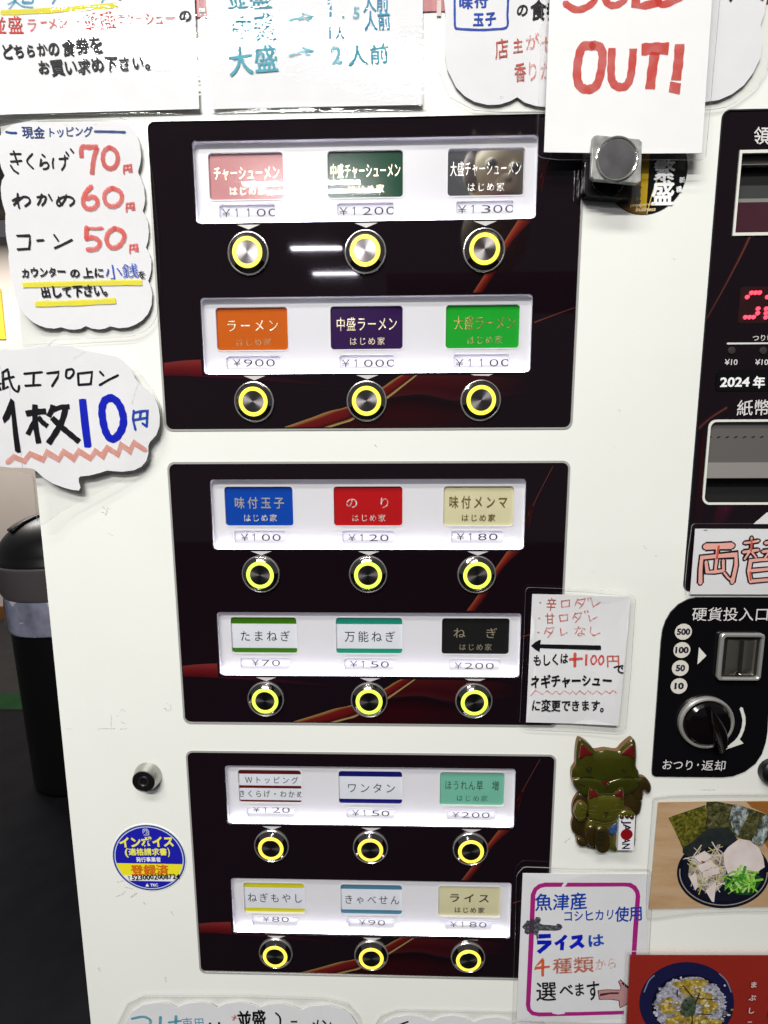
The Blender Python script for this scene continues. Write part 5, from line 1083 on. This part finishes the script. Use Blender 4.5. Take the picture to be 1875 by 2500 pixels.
EGG = photo_mat('photo_egg', [(0.34, (0.12, 0.075, 0.015)), (0.5, (0.34, 0.235, 0.03)), (0.66, (0.56, 0.46, 0.17))], 230)
ring = []
for i in range(48):
    a_ = 2 * math.pi * i / 48; k = 1 + random.uniform(-0.06, 0.06); ring.append((810 + 385 * k * math.cos(a_), 900 + 300 * k * math.sin(a_)))
I.poly(z(ring), RICE)
def lump(cx_, cy_, rx_, ry_, mt, n=9):
    ph = random.uniform(0, 6); I.poly(z([(cx_ + rx_ * (1 + random.uniform(-0.3, 0.3)) * math.cos(ph + 2 * math.pi * i / n), cy_ + ry_ * (1 + random.uniform(-0.3, 0.3)) * math.sin(ph + 2 * math.pi * i / n)) for i in range(n)]), mt)
R1 = mat('photo_rice_light', (0.48, 0.48, 0.56), 0.4); R2 = mat('photo_rice_dark', (0.14, 0.14, 0.20), 0.4); R3 = mat('photo_rice_mid', (0.36, 0.36, 0.44), 0.4)
E1 = mat('photo_egg_light', (0.54, 0.43, 0.14), 0.4); E2 = mat('photo_egg_dark', (0.26, 0.17, 0.03), 0.4); E3 = mat('photo_egg_pale', (0.56, 0.54, 0.38), 0.4)
for i in range(150):
    a_ = random.uniform(0, 6.28); k = random.uniform(0.80, 1.04); lump(810 + 385 * k * math.cos(a_), 900 + 300 * k * math.sin(a_), random.uniform(9, 24), random.uniform(7, 15), random.choice([R1, R1, R2, R3, R3, RICE]), 6)
for (cx_, cy_, rx_, ry_) in ((790, 720, 150, 95), (960, 790, 100, 70), (590, 880, 110, 60), (1010, 900, 90, 100), (680, 1030, 130, 75), (930, 1050, 140, 80), (810, 1130, 160, 60)):
    for i in range(7): lump(cx_ + random.gauss(0, rx_ * 0.40), cy_ + random.gauss(0, ry_ * 0.40), rx_ * random.uniform(0.35, 0.65), ry_ * random.uniform(0.35, 0.6), EGG, 11)
    for i in range(15): lump(cx_ + random.gauss(0, rx_ * 0.5), cy_ + random.gauss(0, ry_ * 0.5), random.uniform(10, 34), random.uniform(8, 22), random.choice([E1, E2, E3, EGG, EGG, E2]), 7)
for i in range(40): lump(random.gauss(820, 190), random.gauss(900, 130), random.uniform(8, 22), random.uniform(6, 14), random.choice([R1, R2, E3, E2]), 6)
I.poly(z([(700, 880), (740, 800), (830, 770), (870, 830), (850, 960), (760, 1000), (690, 960)]), photo_mat('photo_green_flakes', [(0.38, (0.01, 0.015, 0.01)), (0.6, (0.09, 0.12, 0.07))], 300))
for P in ([(725, 655), (820, 775)], [(870, 795), (1080, 805)], [(870, 960), (1040, 968)], [(660, 700), (665, 780)], [(900, 740), (850, 860)], [(820, 960), (822, 1100)]): I.stroke(z(P), 2.4, mat('photo_nori_strip', (0.012, 0.014, 0.008), 0.4))
PW = mat('photo_white_text', (0.62, 0.50, 0.48), 0.5)
for s, (cx_, cy_) in (('ま', (1478, 672)), ('ぶ', (1465, 812)), ('し', (1450, 950)), ('こ', (1435, 1092))): I.text(s, *z([(cx_ - 40, cy_), (cx_ + 40, cy_)]), 14, PW, 0.02)
I.text('は', *z([(1640, 820), (1720, 820)]), 14, PW, 0.02); I.text('飯', *z([(1632, 1012), (1722, 1012)]), 20, PW, 0.02); I.done()

# clouds at the bottom edge
c1 = [(300, 2530), (303, 2505), (322, 2470), (350, 2453), (390, 2447), (412, 2450), (431, 2460), (455, 2450), (490, 2446), (515, 2450), (530, 2460), (552, 2450), (585, 2446), (610, 2450), (633, 2460), (655, 2452), (690, 2450), (715, 2456), (735, 2466), (755, 2457), (800, 2453), (835, 2464), (858, 2480), (872, 2502), (885, 2540), (890, 2600), (290, 2600)]
r_, pp = sheet('laminated_notice', 'laminated cloud-shaped notice at the bottom left with blue and black writing', 'notice', c1, [(278, 2600), (285, 2500), (310, 2450), (350, 2432), (600, 2432), (790, 2438), (850, 2452), (880, 2485), (905, 2600)], 0.0016, None, grp='laminated paper notices stuck on the ticket machine')
I = Ink(pp, 0.0016, None, name='handwriting')
I.stroke([(322, 2487), (350, 2482), (368, 2492), (360, 2512)], 7, TEAL); I.stroke([(392, 2482), (390, 2520)], 7, TEAL); I.stroke([(412, 2496), (442, 2492)], 6, TEAL); I.stroke([(430, 2480), (428, 2520)], 7, TEAL)
I.text('専用', (447, 2516), (502, 2514), 32, SKY, 0.0, 0.05); I.text('は', (508, 2525), (552, 2523), 32, BLK, 0.02); I.text('並盛', (582, 2504), (652, 2500), 36, BLK, 0.03, 0.05); I.text('ラーメン', (708, 2520), (812, 2516), 32, BLK, 0.02, 0.05)
I.stroke([(673, 2472), (684, 2485), (683, 2510)], 4.5, BLK); I.stroke([(566, 2482), (578, 2486)], 3, REDF); I.stroke([(573, 2477), (571, 2491)], 3, REDF); I.stroke([(568, 2490), (577, 2479)], 3, REDF); I.done()
c2 = [(915, 2600), (925, 2520), (938, 2496), (960, 2484), (1000, 2478), (1030, 2483), (1053, 2494), (1078, 2482), (1105, 2479), (1135, 2484), (1156, 2495), (1180, 2486), (1215, 2483), (1245, 2490), (1262, 2500), (1290, 2490), (1310, 2510), (1320, 2600)]
r_, pp = sheet('laminated_notice', 'laminated cloud-shaped notice peeping in at the bottom edge, left of the rice notice', 'notice', c2, [(900, 2600), (910, 2510), (930, 2480), (970, 2466), (1290, 2472), (1330, 2500), (1340, 2600)], 0.0010, None, grp='laminated paper notices stuck on the ticket machine')
I = Ink(pp, 0.0010, None, name='handwriting'); I.stroke([(975, 2502), (985, 2498), (996, 2494)], 5, BLK); I.done()

# ------------------------------------------------------------------ lucky cat magnet
z = lambda P: Z(P, 1360, 1780, 6.381)
CAT = empty('lucky_cat_magnet', (*[un(1490, 1945)[0]], -0.002, un(1490, 1945)[1])); tag(CAT, 'olive gold lucky cat magnet holding a kitten and a small flag plate', 'magnet')
M_CAT = mat('olive_gold_enamel', (0.052, 0.055, 0.005), 0.22, 0.4, noise=0.35, nscale=40, coat=0.5)
M_CATL = mat('light_olive_gold', (0.100, 0.098, 0.010), 0.22, 0.45, noise=0.25, nscale=60, coat=0.4)
M_CATD = mat('dark_bronze_enamel', (0.045, 0.030, 0.006), 0.28, 0.4, noise=0.3, nscale=70, coat=0.3)
M_CATE = mat('bronze_edge', (0.20, 0.11, 0.045), 0.3, 0.7)
M_EAR = mat('dark_red_enamel', (0.10, 0.006, 0.006), 0.3, coat=0.4)
def puff(name, P, D, h, k, mt, parent, base=0.0, smooth=4, grid=0.0009):
    O = [un(*p, D) for p in z(P)]; O = smooth_line(O, smooth, True) if smooth else O
    V, F = triangulate(O, (), grid, 0.45); n = len(V); vs = []
    for x, y in V:
        d = edgedist((x, y), O); vs.append((x, -(D + h * (1 - math.exp(-d / k))), y))
    vs += [(x, -base, y) for x, y in V]; fs = []; cnt = {}
    for f in F:
        a_ = sum(V[f[i]][0] * V[f[(i + 1) % len(f)]][1] - V[f[(i + 1) % len(f)]][0] * V[f[i]][1] for i in range(len(f))); g = f if a_ > 0 else f[::-1]; fs.append(g)
        for i in range(len(g)): cnt[(g[i], g[(i + 1) % len(g)])] = 1
    ns = len(fs)
    for (a_, b_) in cnt:
        if (b_, a_) not in cnt: fs.append([b_, a_, a_ + n, b_ + n])
    o = mesh(name, vs, fs, [mt, M_CATE], parent, False, [0] * ns + [1] * (len(fs) - ns))
    o.data.polygons.foreach_set('use_smooth', [True] * ns + [False] * (len(fs) - ns)); return o
HD = [(370, 155), (330, 180), (305, 300), (292, 470), (288, 560), (240, 640), (228, 740), (250, 860), (310, 960), (380, 1010), (560, 1060), (760, 1080), (1000, 1060), (1180, 980), (1270, 880), (1285, 760), (1270, 660), (1232, 580), (1238, 420), (1225, 220), (1180, 152), (1110, 190), (1020, 270), (940, 345), (760, 322), (610, 345), (560, 300), (470, 210)]
puff('body', [(380, 990), (290, 1060), (240, 1180), (235, 1320), (250, 1370), (222, 1480), (240, 1600), (320, 1680), (300, 1740), (330, 1810), (420, 1830), (500, 1860), (600, 1880), (760, 1880), (930, 1880), (1190, 1860), (1225, 1560), (1240, 1370), (1290, 1310), (1318, 1200), (1325, 1080), (1340, 980), (1100, 960), (700, 960)], 0.0022, 0.0020, 0.0020, M_CATD, CAT)
puff('raised_paw', [(1180, 800), (1300, 742), (1390, 765), (1450, 840), (1468, 920), (1445, 990), (1405, 1000), (1370, 970), (1345, 960), (1330, 1100), (1240, 1120), (1130, 1020)], 0.0026, 0.0022, 0.0014, M_CATD, CAT)
hd = puff('head', HD, 0.0036, 0.0030, 0.0030, M_CAT, CAT, smooth=3)
puff('ear', [(385, 235), (352, 400), (350, 465), (450, 420), (560, 390), (470, 300)], 0.0062, 0.0004, 0.001, M_EAR, CAT, 0.005); puff('ear', [(1190, 240), (1205, 400), (1195, 465), (1100, 415), (1010, 395), (1100, 300)], 0.0062, 0.0004, 0.001, M_EAR, CAT, 0.005)
puff('cheek', [(250, 800), (420, 765), (560, 775), (700, 810), (762, 850), (830, 815), (960, 775), (1100, 765), (1275, 790), (1200, 960), (1000, 1040), (760, 1060), (450, 1040), (320, 940)], 0.0066, 0.0008, 0.0012, M_CAT, CAT, 0.004)
puff('holding_paw', [(330, 1150), (430, 1140), (490, 1220), (470, 1300), (440, 1400), (370, 1445), (300, 1400), (265, 1290)], 0.0056, 0.0020, 0.0012, M_CATL, CAT, 0.003)
puff('foot', [(305, 1720), (350, 1690), (450, 1720), (480, 1800), (430, 1835), (340, 1820)], 0.0040, 0.0016, 0.0010, M_CATD, CAT)
puff('kitten_body', [(500, 1430), (940, 1400), (960, 1600), (940, 1885), (820, 1885), (480, 1700)], 0.0058, 0.0010, 0.0015, M_CATL, CAT, 0.003)
KH = [(510, 905), (490, 980), (478, 1100), (490, 1250), (490, 1340), (540, 1420), (680, 1465), (840, 1460), (940, 1420), (1020, 1340), (1050, 1220), (1040, 1050), (1020, 920), (985, 905), (920, 970), (870, 1012), (750, 1010), (650, 1015), (580, 930)]
puff('kitten_head', KH, 0.0066, 0.0024, 0.0020, M_CATL, CAT, 0.003, smooth=3)
puff('kitten_ear', [(525, 950), (510, 1080), (570, 1075), (640, 1045), (580, 965)], 0.0084, 0.0003, 0.001, M_EAR, CAT, 0.006); puff('kitten_ear', [(1005, 955), (1025, 1100), (960, 1060), (900, 1035), (950, 975)], 0.0084, 0.0003, 0.001, M_EAR, CAT, 0.006)
puff('coin', [(630, 1530), (740, 1520), (810, 1600), (840, 1740), (820, 1870), (740, 1930), (650, 1920), (600, 1840), (580, 1680), (590, 1590)], 0.0070, 0.0016, 0.0010, M_CATD, CAT, 0.004)
puff('kitten_paw', [(470, 1520), (560, 1490), (620, 1530), (600, 1680), (590, 1800), (520, 1840), (460, 1740), (440, 1640)], 0.0064, 0.0016, 0.0010, M_CATD, CAT, 0.004)
puff('bib', [(795, 1560), (900, 1470), (955, 1460), (950, 1580), (870, 1660), (830, 1640)], 0.0074, 0.0006, 0.001, mat('blue_enamel', (0.03, 0.075, 0.20), 0.35, noise=0.7, nscale=350), CAT, 0.005, 0)
pl = slab('flag_plate', [un(*p, 0.0095) for p in z([(972, 1350), (1218, 1352), (1195, 1888), (945, 1885)])][::-1], 0.0095, 0.0040, mat('plate_white', (0.72, 0.70, 0.73), 0.35), CAT)
for (x, y) in ((1010, 1372), (1092, 1365), (1165, 1375)): puff('claw', el(x, y, 36, 34, 14), 0.0098, 0.0012, 0.0008, M_CATD, CAT, 0.009, 0, 0.0006)
puff('plate_paw', [(975, 1330), (1010, 1280), (1100, 1262), (1190, 1300), (1215, 1355), (1090, 1365)], 0.0088, 0.0014, 0.001, M_CATL, CAT, 0.005)
I = Ink(pl, 0.0095, None, 0.00005, 'printed_text'); NVY = mat('navy_print', (0.012, 0.008, 0.03), 0.5)
c_ = un(*z([(1083, 1640)])[0], 0.0095); 
I.text('JA', *z([(1036, 1422), (1030, 1600)]), 17, NVY, 0.03, mono=False); I.text('AN', *z([(1022, 1690), (1016, 1868)]), 17, NVY, 0.03, mono=False)
I.poly(circle(c_[0], c_[1], 0.0043), mat('flag_red', (0.22, 0.004, 0.006), 0.3), px=False); I.done()
I = Ink(CAT, 0.0076, None, 0.0, 'face_lines'); FL = mat('face_line', (0.012, 0.012, 0.006), 0.3)
for P, w_ in (([(505, 590), (535, 620), (510, 670), (460, 630)], 2.2), ([(450, 600), (490, 650)], 1.6), ([(1010, 620), (1045, 660), (1090, 640)], 1.6), ([(362, 770), (440, 745), (560, 752)], 2.6), ([(1035, 752), (1120, 745), (1200, 762)], 2.4), ([(350, 860), (440, 890)], 1.8), ([(762, 870), (790, 930)], 1.6)): I.stroke(z(P), w_, FL)
I.poly(z([(695, 815), (820, 815), (765, 880)]), M_EAR)
I.done()
I = Ink(CAT, 0.0095, None, 0.0, 'face_lines')
GLN = mat('pale_gold_line', (0.55, 0.50, 0.18), 0.25, 0.8)
for P, w_ in (([(560, 1195), (600, 1215), (620, 1190)], 1.6), ([(905, 1200), (935, 1180), (960, 1190)], 1.6), ([(500, 1265), (600, 1275)], 1.1), ([(495, 1310), (560, 1330)], 1.1), ([(840, 1285), (930, 1255), (1000, 1260)], 1.3), ([(740, 1360), (725, 1375), (710, 1362)], 1.2), ([(785, 1372), (810, 1375), (830, 1358)], 1.2)): I.stroke(z(P), w_, GLN)
for P, w_ in (([(540, 1420), (680, 1462), (840, 1458), (940, 1420)], 1.3), ([(600, 940), (650, 1010), (750, 1008), (870, 1008), (920, 968)], 1.2), ([(510, 905), (492, 980), (480, 1090)], 1.1), ([(985, 905), (1020, 930), (1040, 1050)], 1.1)): I.stroke(z(P), w_, GLN)
I.stroke(z([(725, 1300), (795, 1300), (762, 1335), (762, 1365)]), 2, FL); I.done()
I = Ink(CAT, 0.0078, None, 0.0, 'paw_lines')
for P in ([(335, 1165), (400, 1150), (460, 1195)], [(330, 1250), (390, 1225), (450, 1250)], [(395, 1300), (450, 1295)], [(300, 1370), (370, 1390), (440, 1370)]): I.stroke(z(P), 1.2, GLN)
I.done()
I = Ink(CAT, 0.0088, None, 0.0, 'coin_marks')
for y in (1610, 1660, 1720, 1800): I.stroke(z([(640, y), (740, y + 5)]), 5, FL)
I.done()

# ------------------------------------------------------------------ cat figurine standing behind the photographer, mirrored in the dark card
def mirrored(u, v, L):
    d = RX * ((u - 937.5) / FPX) + RD * ((v - 1250) / FPX) + RF; p = CP + d.normalized() * L
    return Vector((p.x, -0.0102 - p.y, p.z))
c0 = mirrored(1222, 412, 1.30)
FIG = empty('cat_figurine', c0); tag(FIG, 'cream cat figurine reflected in the dark silver menu card', 'figurine')
toc = (Vector((un(1186, 418)[0], 0, un(1186, 418)[1])) - c0).normalized()
def blob(name, c, r, mt, sq=(1, 1, 1), n=20):
    V = []; F = []
    for i in range(n + 1):
        for j in range(2 * n):
            t = math.pi * i / n; a = math.pi * j / n
            V.append((c.x + r * sq[0] * math.sin(t) * math.cos(a), c.y + r * sq[1] * math.sin(t) * math.sin(a), c.z + r * sq[2] * math.cos(t)))
    for i in range(n):
        for j in range(2 * n):
            k = (j + 1) % (2 * n); F.append([i * 2 * n + j, i * 2 * n + k, (i + 1) * 2 * n + k, (i + 1) * 2 * n + j])
    return mesh(name, V, F, mt, FIG, True)
M_FIG = mat('figurine_cream', (0.74, 0.66, 0.42), 0.45, noise=0.1, nscale=20); M_FIGD = mat('figurine_brown', (0.16, 0.11, 0.09), 0.6, noise=0.4, nscale=60); M_FIGR = mat('figurine_red', (0.30, 0.03, 0.04), 0.5)
hd_ = blob('head', c0, 0.072, M_FIG, (1.0, 0.85, 0.92))
blob('body', c0 + Vector((0.0, -0.03, -0.12)), 0.082, M_FIG, (0.95, 0.85, 1.1))
def onface(u, v, out): p = mirrored(u, v, 1.30); q = p + toc * out; return q
blob('cheek_patch', onface(1163, 405, 0.023), 0.029, M_FIGD, (0.9, 0.7, 1.5)); blob('muzzle', onface(1243, 432, 0.057), 0.024, M_FIG, (1.1, 0.8, 0.75)); blob('nose', onface(1247, 423, 0.076), 0.0065, M_FIGD, (1.2, 0.8, 0.8)); blob('collar', c0 + Vector((0, 0, -0.067)), 0.050, M_FIGR, (1.1, 1.0, 0.25))
for (u, v) in ((1207, 388), (1262, 397)):
    blob('eye', onface(u, v, 0.057), 0.0134, mat('figurine_eye_white', (0.75, 0.70, 0.5), 0.2), (1.15, 0.7, 0.95)); blob('pupil', onface(u + 1, v - 1, 0.0645), 0.0102, mat('figurine_pupil', (0.01, 0.01, 0.012), 0.08), (1, 0.8, 1))
for (u, v), (ua, va) in (((1170, 352), (1158, 305)), ((1262, 352), (1276, 312))):
    a = onface(u, v, 0.01); b = onface(ua, va, 0.0); side = Vector((0.023, 0, 0)); dp = Vector((0, 0.018, 0))
    mesh('ear', [a - side, a + side, b, a + dp], [[0, 3, 2], [3, 1, 2], [1, 0, 2], [0, 1, 3]], M_FIG, FIG)
box('shelf', c0.x - 0.25, c0.x + 0.25, c0.z - 0.27, c0.z - 0.255, -c0.y - 0.12, -c0.y + 0.12, mat('shelf_wood', (0.10, 0.05, 0.02), 0.5), None); 
o = bpy.data.objects['shelf']; tag(o, 'wooden shelf carrying the cat figurine behind the photographer', 'shelf')
